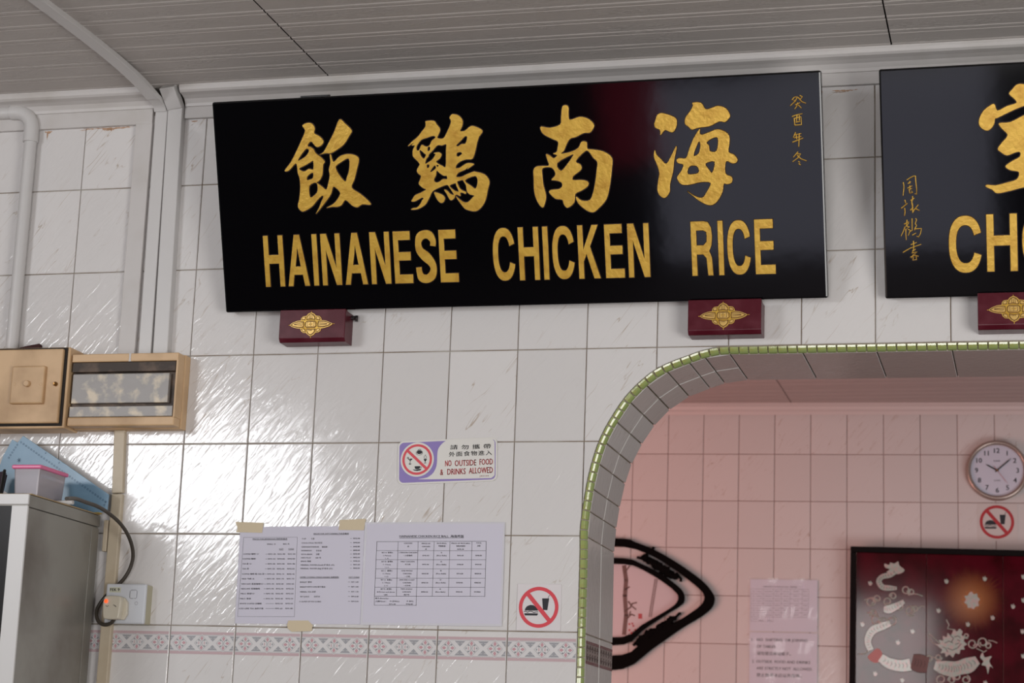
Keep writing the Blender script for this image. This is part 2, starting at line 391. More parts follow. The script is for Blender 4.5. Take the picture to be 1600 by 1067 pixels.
# ------------------------------------------------------------------ wall tiles
def tile_mesh(w, h, mats, name='tile', b=0.0016, d=0.0065):
    m = MB(); x, z = w/2, h/2; xi, zi = x-b, z-b
    m.add([(-xi,0,-zi),(xi,0,-zi),(xi,0,zi),(-xi,0,zi),(-x,b*0.8,-z),(x,b*0.8,-z),(x,b*0.8,z),(-x,b*0.8,z),(-x,d,-z),(x,d,-z),(x,d,z),(-x,d,z)],
          [(0,1,2,3),(0,4,5,1),(1,5,6,2),(2,6,7,3),(3,7,4,0),(4,8,9,5),(5,9,10,6),(6,10,11,7),(7,11,8,4)])
    me = m.mesh(name, mats); return me
G = 0.0021
full = tile_mesh(TW-G, TH-G, T_WHITE)
def cut_tile(poly, cx, cz, m=T_WHITE, d=0.0065, b=0.0014):
    """a tile cut to any outline, with a small bevel"""
    P = [Vector((x-cx, z-cz)) for x, z in poly]; k = len(P); ins = []
    for i in range(k):
        e1 = (P[i]-P[i-1]); e2 = (P[(i+1) % k]-P[i])
        if e1.length < 1e-6 or e2.length < 1e-6: ins.append(P[i]); continue
        n1 = Vector((-e1.y, e1.x)).normalized(); n2 = Vector((-e2.y, e2.x)).normalized()
        nn = (n1+n2); nn = nn.normalized() if nn.length > 1e-6 else n1
        ins.append(P[i]+nn*min(b/max(nn.dot(n1), 0.35), b*2))
    mb = MB()
    mb.add([(p.x, 0, p.y) for p in ins]+[(p.x, b*0.8, p.y) for p in P]+[(p.x, d, p.y) for p in P],
           [tuple(range(k))]+[(i, k+i, k+(i+1) % k, (i+1) % k) for i in range(k)]+[(k+i, 2*k+i, 2*k+(i+1) % k, k+(i+1) % k) for i in range(k)])
    return mb.mesh('tile', m)
Z_BOARD = 3.0125
def border_print(wid, mats, cx=0.0):
    """the printed frieze on a border tile: two rose bands, diamonds and crosses (flat print on the glaze)"""
    m = MB(); y = -0.0005; hx = wid/2-0.0014; zt, zb = TH/2-0.0135, TH/2-0.0610
    m.poly([(-hx, zb), (hx, zb), (hx, zt), (-hx, zt)], y, 0)
    y -= 0.0003
    for z0, z1 in ((zt-0.0060, zt), (zb, zb+0.0060)): m.poly([(-hx, z0), (hx, z0), (hx, z1), (-hx, z1)], y, 1)
    for z0 in (zt-0.0075, zb+0.0068): m.poly([(-hx, z0), (hx, z0), (hx, z0+0.0006), (-hx, z0+0.0006)], y, 2)
    zc = (zt+zb)/2; p = TW/3
    for k in (-1, 0, 1, 2):
        x = (k-0.5)*p                    # grey triangles between the diamonds
        for s in (1, -1):
            T = [(x-0.0115, zc+s*0.0150), (x+0.0115, zc+s*0.0150), (x, zc+s*0.0035)]
            T = [(min(max(a, -hx), hx), b_) for a, b_ in T]
            m.poly(T if s < 0 else T[::-1], y-0.0002, 2)
        for s in (1, -1):
            for u in (1, -1):
                a_ = (x+u*0.014, zc+s*0.0105); b_ = (x+u*0.002, zc+s*0.0105)
                a_ = (min(max(a_[0], -hx), hx), a_[1]); b_ = (min(max(b_[0], -hx), hx), b_[1])
                m.line([a_, b_], 0.0008, y-0.0003, 3)
    for k in (-1, 0, 1):
        x = k*p; r = 0.0195
        D = lambda q: [(min(max(x+q*0.98, -hx), hx), zc), (x, zc+q), (min(max(x-q*0.98, -hx), hx), zc), (x, zc-q)]
        m.poly(D(r), y-0.0004, 3)
        d1 = [(x+0.0165, zc), (x, zc+0.0170), (x-0.0165, zc), (x, zc-0.0170), (x+0.0165, zc)]
        m.line(d1, 0.0007, y-0.0006, 2)
        for ax, az in ((0, 1), (0, -1), (1, 0), (-1, 0)):
            if k == 0 and ax:
                m.poly([(x+ax*0.0115+u*0.0022, zc+v*0.0026) for u, v in ((1,0),(0,1),(-1,0),(0,-1))], y-0.0006, 2)
                m.poly([(x+ax*0.0065+u*0.0008, zc+v*0.0030) for u, v in ((1,1),(-1,1),(-1,-1),(1,-1))], y-0.0006, 4)
                continue
            c = (x+ax*0.0092, zc+az*0.0098)
            m.poly([(c[0]+ax*0.0050, c[1]+az*0.0055), (c[0]-az*0.0036, c[1]+ax*0.0036), (c[0]-ax*0.0048, c[1]-az*0.0048), (c[0]+az*0.0036, c[1]-ax*0.0036)], y-0.0006, 4)
        for u in (1, -1):
            for v in (1, -1):
                m.disc(x+u*0.0066, zc+v*0.0066, 0.0021, y-0.0007, 8, 2)
                m.line([(x+u*0.0066, zc+v*0.0066), (x+u*0.0022, zc+v*0.0050), (x+u*0.0010, zc)], 0.0010, y-0.0007, 2)
    return m.mesh('border_print', mats)
cedge = offset_curve(dense, -0.0022)
BP = border_print(TW-G, [BORDER_W, BORDER_P, BORDER_G, BORDER_W, BORDER_D])
for r in range(-6, 4):                           # r = index of the joint line at the tile's top
    for c in range(-6, 20):
        x0, x1 = c*TW+G/2, (c+1)*TW-G/2; z1 = ZA+r*TH-G/2; z0 = z1-TH+G
        cx, cz = (x0+x1)/2, (z0+z1)/2
        if z1 > Z_BOARD+0.02: z1 = Z_BOARD+0.02
        if z1-z0 < 0.02: continue
        if x0 > XL+0.01 and z1 < ztop(x1)+0.002 and z1 < ztop(x0)+0.002: continue
        inside = [p for p in cedge if x0 < p.x < x1 and z0 < p.y < z1]
        hitarch = len(inside) > 1
        if not hitarch and cx > XL and cz < ztop(min(cx, XR-0.5)): continue
        if not hitarch:
            if abs((z1-z0)-(TH-G)) < 1e-6:
                o = link('tile', full, wall, (cx, 0, cz))
            else:
                o = link('tile', cut_tile([(x0,z0),(x1,z0),(x1,z1),(x0,z1)], cx, cz), wall, (cx, 0, cz))
        else:
            f, l = inside[0], inside[-1]
            poly = []
            if f.y-z0 < f.x-x0: poly += [(x0, z0), (f.x, z0)]
            else: poly += [(x0, f.y)]
            poly += [(p.x, p.y) for p in inside[1:-1:2]]
            if z1-l.y < x1-l.x: poly += [(l.x, z1), (x0, z1)]
            else: poly += [(x1, l.y), (x1, z1), (x0, z1)]
            if max(p[0] for p in poly)-min(p[0] for p in poly) < 0.004 or max(p[1] for p in poly)-min(p[1] for p in poly) < 0.004: continue
            if len(poly) < 3: continue
            o = link('tile', cut_tile(poly, cx, cz), wall, (cx, 0, cz))
        if r == -3 and (not hitarch): link('border_print', BP, o)
        elif r == -3:
            w_ = XL-0.0035-x0
            if w_ > 0.03:
                mm = BP.copy()
                bm = bmesh.new(); bm.from_mesh(mm)
                bmesh.ops.bisect_plane(bm, geom=bm.verts[:]+bm.edges[:]+bm.faces[:], plane_co=(XL-0.0040-cx, 0, 0), plane_no=(1, 0, 0), clear_outer=True)
                bm.to_mesh(mm); bm.free(); link('border_print', mm, o)

# green quarter-round beads along the edge of the opening
def bead_mesh(L, mats):
    m = MB(); prof = []
    for i in range(6):
        a = PI/2*i/5; prof.append((-BW+BW*math.sin(a)+0.0, BW*0.95-BW*math.cos(a)*1.12))   # (towards opening, y)
    prof = [(-BW, 0.006)]+[(-BW+0.0005+(BW-0.0005)*math.sin(PI/2*i/5), 0.0105-0.0135*math.cos(PI/2*i/5)) for i in range(6)]+[(-0.002, 0.0115)]
    k = len(prof); h = L/2; e = 0.0012
    vs = []
    for x, s in ((-h, 0.90), (-h+e*0.7, 1.0), (h-e*0.7, 1.0), (h, 0.90)):
        for a, b in prof: vs.append((x, 0.006+(b-0.006)*s, -BW+(a+BW)*(s if s == 1 else 0.93)))
    fs = [(j*k+i, j*k+i+1, (j+1)*k+i+1, (j+1)*k+i) for j in range(3) for i in range(k-1)]
    fs += [tuple(range(k))[::-1], tuple(range(3*k, 4*k))]
    m.add(vs, fs); me = m.mesh('bead', mats, False); recalc(me); return me
BST = 0.0203
bm_ = bead_mesh(BST-0.0022, BEAD)
cl = resample(inner, BST)
gp = []
for a, b in zip(cl, cl[1:]):
    if a.y < 1.62 and a.x < 1.0: continue
    if a.x > 3.0: break
    t = (b-a).normalized(); c = (a+b)/2
    nrm = Vector((t.y, -t.x))
    # local x = tangent, local z = towards the opening, y stays
    M = Matrix(((t.x, 0, nrm.x, c.x), (0, 1, 0, 0), (t.y, 0, nrm.y, c.y), (0, 0, 0, 1)))
    o = link('bead', bm_, wall, M=M)
# bead bedding (grout strip behind the beads)
mb = MB(); seq = [p for p in resample(inner, 0.02) if p.x < 3.0 and (p.y > 1.4)]
otr = [p for p in zip(seq, offset_curve(seq, -BW-0.0015))]
for (a, a2), (b, b2) in zip(otr, otr[1:]):
    mb.add([(a2.x, 0.001, a2.y), (b2.x, 0.001, b2.y), (b.x, 0.0105, b.y), (a.x, 0.0105, a.y)], [(0, 1, 2, 3)])
stuff(build(mb, 'bead_grout', BEADG, wall))

# tiles lining the reveal
def near(px, py):
    q = W(px, py); q = Vector((q.x, q.z)); return min(range(len(inner)), key=lambda i: (inner[i]-q).length)
def at_z(z): return min((i for i in range(len(inner)) if inner[i].x < 1.0), key=lambda i: abs(inner[i].y-z))
jl = [at_z(ZA-5*TH), at_z(ZA-4*TH), at_z(ZA-3*TH), at_z(ZA-2*TH)]
jl += [near(*q) for q in ((926,798),(930,763),(937.5,725.9),(947.5,692),(966.6,659.5),(985.8,629),(1011.6,603),(1042,584),(1078,567),(1102.8,560.5),(1139.9,557.1))]
xs = [inner[jl[-1]].x+TW*(i+1) for i in range(14)]
jl += [min(range(len(inner)), key=lambda i: (inner[i]-Vector((x, ZT-BW))).length) for x in xs if x < 3.1]
def reveal_tile(a, b, y0, y1, m, nm='tile', name2=None):
    g = 0.0011; t = (b-a).normalized(); nn = Vector((-t.y, t.x))    # into the wall
    a2, b2 = a+t*g, b-t*g; e = 0.0012
    a3, b3 = a2+nn*e, b2+nn*e; a4, b4 = a2+nn*0.005, b2+nn*0.005; ai, bi = a2+t*e, b2-t*e
    c = (a+b)/2
    R = lambda p, y: (p.x-c.x, y, p.y-c.y)
    mb = MB()
    mb.add([R(ai,y0+g+e), R(bi,y0+g+e), R(bi,y1-g-e), R(ai,y1-g-e), R(a3,y0+g), R(b3,y0+g), R(b3,y1-g), R(a3,y1-g), R(a4,y0+g), R(b4,y0+g), R(b4,y1-g), R(a4,y1-g)],
           [(0,3,2,1),(0,1,5,4),(1,2,6,5),(2,3,7,6),(3,0,4,7),(4,5,9,8),(5,6,10,9),(6,7,11,10),(7,4,8,11)])
    me = mb.mesh('tile', m); recalc(me)
    o = link('tile', me, wall, (c.x, 0, c.y)); return o
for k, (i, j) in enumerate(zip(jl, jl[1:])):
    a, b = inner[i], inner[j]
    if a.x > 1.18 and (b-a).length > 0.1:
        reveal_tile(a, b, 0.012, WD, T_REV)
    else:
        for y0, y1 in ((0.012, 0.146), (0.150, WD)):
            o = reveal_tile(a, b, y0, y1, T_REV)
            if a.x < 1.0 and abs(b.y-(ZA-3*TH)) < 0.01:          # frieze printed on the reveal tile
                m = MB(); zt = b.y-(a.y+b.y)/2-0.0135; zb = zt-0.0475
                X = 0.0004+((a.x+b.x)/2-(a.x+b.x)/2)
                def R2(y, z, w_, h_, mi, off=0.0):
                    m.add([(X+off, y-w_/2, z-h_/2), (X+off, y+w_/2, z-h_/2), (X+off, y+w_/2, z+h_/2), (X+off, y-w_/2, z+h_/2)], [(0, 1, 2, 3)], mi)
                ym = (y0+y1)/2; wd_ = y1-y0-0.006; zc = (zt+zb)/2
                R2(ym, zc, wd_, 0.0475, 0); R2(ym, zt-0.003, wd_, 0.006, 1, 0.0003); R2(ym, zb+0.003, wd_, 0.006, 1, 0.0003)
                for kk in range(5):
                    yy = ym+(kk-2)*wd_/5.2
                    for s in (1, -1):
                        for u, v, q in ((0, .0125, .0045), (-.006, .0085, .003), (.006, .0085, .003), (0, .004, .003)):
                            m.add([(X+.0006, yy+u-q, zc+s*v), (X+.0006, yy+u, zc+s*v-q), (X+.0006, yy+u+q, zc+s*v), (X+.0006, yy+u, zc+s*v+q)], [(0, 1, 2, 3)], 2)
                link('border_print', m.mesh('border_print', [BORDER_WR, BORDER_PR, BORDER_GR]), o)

# ------------------------------------------------------------------ ceiling, cornice, boards
ZC = 3.085
def ceiling_panel(x0, x1, y0, y1, z, m, per=0.078, phase=0.0, name='ceiling_panel'):
    """embossed board: plank faces with pairs of rounded grooves running in x"""
    g = 0.0016; x0 += g; x1 -= g; y0 += g; y1 -= g
    prof = [(y1, 0.0)]; y = y1-phase
    while y > y0+0.02:
        if y < y1-0.013:
            for dy, dz in ((0.0125, 0), (0.0100, 0.0024), (0.0075, 0), (0.0045, -0.0006), (-0.0045, -0.0006), (-0.0075, 0), (-0.0100, 0.0024), (-0.0125, 0)):
                prof.append((y+dy-0.0, dz))
        y -= per
    prof.append((y0, 0.0)); k = len(prof)
    mb = MB()
    mb.add([(x0, yy, z+dz) for yy, dz in prof]+[(x1, yy, z+dz) for yy, dz in prof]+[(x0, y1, z+.008), (x0, y0, z+.008), (x1, y1, z+.008), (x1, y0, z+.008)],
           [(i, i+1, k+i+1, k+i) for i in range(k-1)]+[(2*k, 2*k+1, 2*k+3, 2*k+2), (0, k, 2*k+2, 2*k), (k-1, 2*k+1, 2*k+3, 2*k-1)])
    me = mb.mesh('ceiling_panel', m); recalc(me); return me
def grain(m, s=1.0):
    nt = m.node_tree; N = nt.nodes; L = nt.links; b = N['Principled BSDF']
    tc = N.new('ShaderNodeTexCoord'); mp = N.new('ShaderNodeMapping'); mp.inputs['Scale'].default_value = (5, 42, 1)
    n = N.new('ShaderNodeTexNoise'); n.inputs['Scale'].default_value = 2.2; n.inputs['Detail'].default_value = 3; n.inputs['Distortion'].default_value = 2.4
    L.new(tc.outputs['Object'], mp.inputs[0]); L.new(mp.outputs[0], n.inputs['Vector'])
    w = N.new('ShaderNodeMath'); w.operation = 'MULTIPLY'; w.inputs[1].default_value = 26; L.new(n.outputs['Fac'], w.inputs[0])
    sn = N.new('ShaderNodeMath'); sn.operation = 'SINE'; L.new(w.outputs[0], sn.inputs[0])
    mk = N.new('ShaderNodeTexNoise'); mk.inputs['Scale'].default_value = 1.0; mk.inputs['Detail'].default_value = 1
    mp2 = N.new('ShaderNodeMapping'); mp2.inputs['Scale'].default_value = (7, 16, 1); L.new(tc.outputs['Object'], mp2.inputs[0]); L.new(mp2.outputs[0], mk.inputs['Vector'])
    mr = N.new('ShaderNodeMapRange'); mr.inputs[1].default_value = 0.45; mr.inputs[2].default_value = 0.62; mr.inputs[3].default_value = 0.12; L.new(mk.outputs['Fac'], mr.inputs[0])
    mm = N.new('ShaderNodeMath'); mm.operation = 'MULTIPLY'; L.new(sn.outputs[0], mm.inputs[0]); L.new(mr.outputs[0], mm.inputs[1])
    bp = N.new('ShaderNodeBump'); bp.inputs['Strength'].default_value = 0.45*s; bp.inputs['Distance'].default_value = 0.0014
    L.new(mm.outputs[0], bp.inputs['Height']); L.new(bp.outputs[0], b.inputs['Normal'])
grain(CEIL); grain(CEIL_B, 0.4)
mb = MB().box(-2.2, 5.0, -6.0, 0.0, ZC+0.007, ZC+0.02)
ceil = struct(build(mb, 'ceiling', DARKGAP))
jx = [-2.182, -0.935, 0.312, 1.559, 2.806, 4.053]
for a, b in zip(jx, jx[1:]):
    for y0, y1 in ((-0.60, 0.0), (-1.2, -0.6), (-1.8, -1.2), (-2.4, -1.8)):
        me = ceiling_panel(a, b, y0, y1, ZC, CEIL, phase=0.052 if y1 == 0 else 0.03)
        link('ceiling_panel', me, ceil)
# cornice: cove profile
def extr(prof, x0, x1, mats, name, parent=None, smooth=False):
    k = len(prof); mb = MB()
    mb.add([(x0, y, z) for y, z in prof]+[(x1, y, z) for y, z in prof],
           [(i, (i+1) % k, k+(i+1) % k, k+i) for i in range(k)]+[tuple(range(k)), tuple(range(2*k-1, k-1, -1))])
    o = build(mb, name, mats, parent); recalc(o.data); return o
cv = [(0.003, ZC), (-0.055, ZC), (-0.0555, ZC-0.007), (-0.053, ZC-0.013), (-0.048, ZC-0.017), (-0.034, ZC-0.0195), (-0.022, ZC-0.024), (-0.015, ZC-0.033), (-0.014, ZC-0.040), (0.003, ZC-0.040)]
struct(extr(cv, -2.2, -0.122, PAINT, 'trim_1')); struct(extr(cv, -0.05, 5.0, PAINT, 'trim_2'))
struct(build(MB().box(-0.052, 3.1, -0.011, 0.004, 3.0175, ZC-0.0395), 'trim_3', PAINT, bevel=0.0015))
struct(build(MB().box(-2.0, -0.132, -0.011, 0.004, 3.0085, ZC-0.0395), 'trim_4', PAINT, bevel=0.0015))
struct(build(MB().box(-0.172, -0.1305, -0.012, 0.004, 2.40, 3.0095), 'trim_5', PAINT, bevel=0.0015))
# rust stains bled onto the tiles under the boards
def blot(cx, cz, w, h, seed, n=22):
    rnd = random.Random(seed); m = MB()
    P = []
    for i in range(n):
        t = i/(n-1); P.append((cx-w/2+w*t, cz+rnd.uniform(-0.0008, 0.0008)))
    for i in range(n):
        t = 1-i/(n-1); P.append((cx-w/2+w*t, cz-h*max(0.08, (math.sin(PI*t)**0.6)*rnd.uniform(0.35, 1))))
    return m.poly(P, -0.0004)
st = MB()
for (x, z, w, h, s_) in ((-0.225, 3.0075, 0.085, 0.006, 1), (-0.245, 3.0045, 0.035, 0.006, 12), (-0.285, 3.0075, 0.05, 0.003, 2), (-0.310, 3.0050, 0.02, 0.002, 9), (-0.400, 3.006, 0.020, 0.007, 3), (-0.402, 3.001, 0.004, 0.018, 4), (1.458, 3.010, 0.055, 0.004, 5), (1.445, 3.006, 0.03, 0.002, 7), (-0.03, 3.014, 0.016, 0.004, 6)):
    q = blot(x, z, w, h, s_); st.add(q.v, q.f)
stuff(build(st, 'rust_stain', RUST, wall))

# back room
BA = 0.04888414; BM = Matrix.Translation((0.2971805, 4.36605901, 2.95343124)) @ Matrix.Rotation(BA, 4, 'Z')
BH = 0.20118
bw = struct(build(MB().box(-4.5, 5.0, 0.0035, 0.15, -2.95, 0.30), 'wall_back', GROUT_B, M=BM))
bt = tile_mesh(TW-0.0022, BH-0.0022, T_BACK)
for r in range(-5, 2):
    for c in range(-8, 22):
        link('tile', bt, bw, ((c+0.5)*TW, 0, (r-0.5)*BH))
lx, lz = hit(BM, 1300, 643)
ZCB = (BM @ Vector((lx, 0, lz))).z
top = hit(BM, 1300, 629, -0.06); ZCT = (BM @ Vector((top[0], -0.06, top[1]))).z
dz = ZCT-BM.translation.z; d0 = ZCB-BM.translation.z
cvb = [(0.003, dz), (-0.06, dz), (-0.06, dz-0.008), (-0.045, dz-0.014), (-0.040, dz-0.026), (-0.028, dz-0.032), (-0.022, dz-0.045), (-0.012, d0), (0.003, d0)]
k = len(cvb); mb = MB()
mb.add([(-4.5, y, z) for y, z in cvb]+[(5, y, z) for y, z in cvb], [(i, (i+1) % k, k+(i+1) % k, k+i) for i in range(k)])
o = struct(build(mb, 'trim_6', mat('back_cornice_paint', (0.62, 0.52, 0.50), 0.5), M=BM)); recalc(o.data)
cb_ = struct(build(MB().box(-2.2, 5, 0.285, 4.9, ZCT+0.008, ZCT+0.02), 'ceiling_back', DARKGAP))
jxb = [W(1235, 620, 4.3).x+1.22*i for i in range(-3, 4)]
for a, b in zip(jxb, jxb[1:]):
    for i in range(7):
        y1 = 4.32-0.6*i+0.3; y0 = y1-0.6
        if y0 < 0.3: continue
        link('ceiling_panel', ceiling_panel(a, b, y0, y1, ZCT, CEIL_B), cb_)
floor = struct(build(MB().box(-8, 9, -14, 6, -0.05, 0.0), 'floor', FLOORM))

# ------------------------------------------------------------------ signboards
TILT = 0.3416
def board_frame(x, z): return Matrix.Translation((x, -0.035, z)) @ Matrix.Rotation(TILT, 4, 'X')
S1 = board_frame(0.0941, 2.5477); SW, SH = 1.3325, 0.4662
b2 = W(1383, 467, -0.035); S2 = board_frame(b2.x, b2.z)
def tr(M, crop, pts):
    ox, oy, s = crop; return [hit(M, ox+u/s, oy+v/s) for u, v in pts]
def rounded(w, h, r, x0=0, z0=0, n=4):
    P = []
    for cx, cz, a in ((w-r, r, -PI/2), (w-r, h-r, 0), (r, h-r, PI/2), (r, r, PI)):
        for i in range(n+1): b = a+PI/2*i/n; P.append((x0+cx+r*math.cos(b), z0+cz+r*math.sin(b)))
    return P
def carve(M, polys, parent, name, label=None, bev=0.0006):
    """gilded character standing proud, with the dark carved line around it"""
    loops = []
    for P in polys:
        loops.append(smooth_loop(P, 3))
    me = relief(loops, 0.0022, bev, 0.0); me.materials.append(GOLD)
    for p in me.polygons: p.use_smooth = False
    o = link(name, me, parent)
    if label: o['label'] = label
    mb = MB()
    for P in loops:
        k = len(P); A = sum(P[i-1][0]*P[i][1]-P[i][0]*P[i-1][1] for i in range(k)); 
        for i in range(k):
            a = Vector(P[i]); b = Vector(P[(i+1) % k]); d = b-a
            if d.length < 1e-7: continue
            nn = Vector((d.y, -d.x)).normalized()*0.0017
            if nn.length: mb.poly([a-nn, b-nn, b+nn, a+nn], -0.0004)
    stuff(build(mb, 'carved_outline', CARVE, o)); return o
Z0 = (620,160,5.618); Z1 = (635,170,10.675); Z2 = (640,250,11.86)
ZF = (430,170,5.929); ZN = (820,150,5.613); ZH = (1010,140,5.619); ZS = (1520,120,5.6125)
sign1 = thing('signboard', 'long black lacquered signboard reading HAINANESE CHICKEN RICE, hung leaning above the arch', 'sign', M=S1, group=None)
build(MB().box(0, SW, 0.0, 0.026, 0, SH), 'board', LACQ, sign1, bevel=0.004)
hx0 = hit(S1, 468, 155)[0]; hx1 = hit(S1, 511, 153)[0]
build(MB().box(hx0, hx1, 0.006, 0.024, SH-0.001, SH+0.0035), 'hanger_plate', BLACK, sign1, bevel=0.0008)
fan = [[(255,155),(300,130),(345,138),(370,180),(365,225),(415,255),(450,298),(435,335),(400,354),(375,345),(335,303),(303,342),(330,353),(358,372),(378,410),(430,450),(462,490),(447,520),(440,610),(415,662),(388,682),(400,692),(440,722),(475,748),(492,700),(508,620),(500,560),(514,500),(508,425),(520,425),(530,465),(548,490),(600,440),(670,418),(740,428),(778,465),(760,560),(735,660),(712,730),(790,785),(860,845),(888,888),(810,885),(765,912),(715,895),(655,845),(620,890),(580,908),(530,908),(475,918),(530,888),(570,850),(605,785),(580,745),(548,722),(535,735),(520,790),(480,850),(430,915),(378,975),(410,915),(430,860),(450,815),(435,808),(400,840),(345,905),(270,950),(235,940),(213,900),(225,840),(235,740),(230,650),(212,590),(205,530),(190,508),(130,572),(90,572),(150,490),(210,370),(255,270),(280,200)],
 [(285,375),(310,375),(315,395),(290,435),(250,465),(215,478),(235,440)],[(225,555),(280,525),(330,495),(355,485),(355,560),(315,555),(270,580)],
 [(300,630),(330,600),(355,595),(352,640),(325,655),(298,658)],[(320,715),(385,685),(395,760),(360,805),(325,815)],[(568,530),(620,490),(685,462),(688,560),(665,640),(650,672),(595,610),(568,560)],
 [(410,425),(450,400),(500,310),(550,210),(597,98),(650,135),(712,200),(690,250),(640,330),(575,380),(520,412),(470,412)]]
ch1 = carve(S1, [tr(S1, ZF, P) for P in fan], sign1, 'carved_character', 'gilded brush character at the left end, meaning rice')
ji = [[(Z1,[(330,205),(460,200),(510,260),(565,335),(545,420),(520,485),(620,492),(690,370),(740,250),(745,190),(725,150),(745,110)]),
       (Z0,[(495,103),(545,115),(580,160),(575,210),(558,250),(600,248),(650,208),(700,215),(755,250),(725,300),(708,350),(695,410),(668,492),(610,500),(560,518),(526,548),(520,574)]),
       (Z2,[(860,152),(930,145),(1010,90),(1090,55)]),(Z0,[(680,540),(655,562),(620,585)]),(Z2,[(1100,120),(1030,180),(910,235),(870,310),(960,310),(1060,265),(1186,215)]),
       (Z0,[(690,608),(770,630),(815,690),(800,770),(780,860),(740,925),(690,955),(620,942)]),(Z2,[(1010,880),(940,790),(890,720),(862,665),(900,700),(960,750),(1030,785),(1090,775),(1140,730),(1186,680)]),
       (Z0,[(682,818),(650,808)]),(Z2,[(1130,640),(1080,600),(1060,540),(1050,470),(1010,400),(985,370),(935,380),(885,400),(905,460),(940,530),(1000,570),(1050,592),(1040,628),(990,605),(943,608),(945,665),(880,640),(850,660),(830,710),(770,745),(730,700),(690,620),(645,550),(700,565),(760,625),(825,645),(800,590),(740,500),(700,460),(600,490),(480,545),(440,572),(410,610),(380,680),(340,760),(280,840),(150,910),(30,918),(75,890),(140,880),(200,820),(240,740),(265,715),(235,695),(180,725),(100,765),(40,765),(60,720),(110,650),(200,610),(310,545),(250,515),(190,460),(175,430),(200,360),(215,290),(165,250),(140,190),(180,110)]),
       (Z1,[(225,925),(200,880),(120,800),(110,740),(115,680),(145,610),(90,610),(135,560),(30,625),(100,545),(190,470),(260,380),(320,300),(325,240)])],
      [(Z2,[(745,475),(850,430),(870,470),(915,580),(860,575),(815,550)])],[(Z2,[(460,600),(500,600),(560,620),(620,650),(660,700),(640,770),(590,795),(540,760),(500,700)])],
      [(Z1,[(250,520),(340,485),(450,450),(490,480),(430,530),(390,610),(330,630),(270,600),(245,620),(215,690),(178,690),(174,625)])],
      [(Z1,[(375,630),(400,640),(395,690),(360,705),(358,650)])],[(Z1,[(235,685),(300,740),(330,770),(295,830),(250,790),(225,720)])],
      [(Z1,[(530,605),(600,610),(668,592),(665,700),(660,960),(600,950),(500,885),(560,830),(590,760),(540,725),(460,740),(490,760),(430,850),(330,915),(320,890),(340,830),(370,800),(380,760),(440,700),(480,650)])],
      [(Z1,[(345,935),(385,930),(380,975),(350,985)])],[(Z1,[(400,1045),(470,945),(498,985),(440,1040)])],[(Z1,[(506,935),(545,940),(522,970)])],
      [(Z2,[(510,195),(560,240),(640,290),(690,290),(700,350),(620,355),(560,400),(490,415),(455,365),(490,290)])],
      [(Z0,[(525,375),(560,340),(600,298),(620,305),(605,360),(570,365),(540,385)])],[(Z0,[(530,445),(560,435),(575,450),(545,475),(528,470)])],[(Z0,[(600,685),(690,645),(712,690),(695,755),(660,735)])]]
ch2 = carve(S1, [sum((tr(S1, c, P) for c, P in L), []) for L in ji], sign1, 'carved_character', 'gilded brush character second from the left, meaning chicken', bev=0.0)
nan_ = [[(330,95),(365,80),(385,100),(385,160),(398,208),(480,182),(550,195),(600,235),(608,270),(575,320),(520,325),(450,360),(400,375),(370,420),(345,480),(320,505),(400,490),(470,455),(500,400),(545,405),(550,460),(600,468),(690,485),(765,540),(765,640),(745,800),(715,910),(650,985),(600,1020),(540,1000),(470,940),(450,880),(500,915),(570,912),(600,850),(620,750),(632,650),(638,580),(600,540),(565,490),(530,485),(450,570),(490,600),(497,645),(430,700),(425,735),(500,735),(555,750),(555,790),(500,830),(445,860),(435,935),(378,980),(345,950),(330,910),(270,900),(215,845),(235,822),(300,815),(330,790),(320,755),(270,740),(235,735),(265,700),(268,670),(240,630),(190,625),(155,640),(155,690),(165,780),(188,870),(180,935),(158,978),(115,930),(85,840),(80,720),(78,650),(105,618),(160,612),(212,608),(200,560),(188,510),(220,520),(255,545),(285,520),(250,505),(280,490),(290,450),(292,400),(240,375),(160,330),(140,268),(220,278),(310,250),(320,190)],
 [(285,590),(415,515),(420,530),(380,590),(320,655)]]
ch3 = carve(S1, [tr(S1, ZN, P) for P in nan_], sign1, 'carved_character', 'gilded brush character third from the left, meaning south')
hai = [[(78,280),(95,225),(130,205),(180,215),(235,235),(265,260),(265,320),(240,370),(210,372),(170,355),(145,375),(125,400),(120,355),(80,335),(70,300)],
 [(75,530),(90,570),(130,610),(175,650),(215,590),(262,495),(262,540),(245,620),(235,720),(208,830),(205,900),(165,950),(120,930),(98,880),(105,800),(115,730),(95,660),(68,590)],
 [(405,115),(480,115),(520,170),(575,160),(630,142),(700,165),(735,225),(720,260),(690,285),(640,280),(560,320),(480,332),(440,340),(400,352),(370,325),(340,300),(345,245),(385,190),(410,140)],
 [(472,345),(468,380),(490,395),(560,370),(620,348),(680,362),(725,400),(730,470),(722,545),(770,570),(800,610),(790,640),(755,648),(700,630),(695,735),(750,765),(750,815),(710,830),(680,828),(668,900),(620,985),(560,1015),(480,985),(400,925),(360,890),(420,930),(490,948),(530,900),(565,820),(480,812),(380,835),(310,832),(275,790),(275,760),(310,710),(325,660),(280,645),(265,620),(290,600),(350,600),(375,530),(410,440),(450,370)],
 [(465,455),(475,495),(460,560),(415,580),(440,500)],[(530,465),(575,430),(628,425),(618,535),(560,540),(550,490)],[(380,675),(445,672),(458,730),(365,740)],[(520,650),(600,632),(580,728),(550,700)]]
ch4 = carve(S1, [tr(S1, ZH, P) for P in hai], sign1, 'carved_character', 'gilded brush character at the right end, meaning sea')

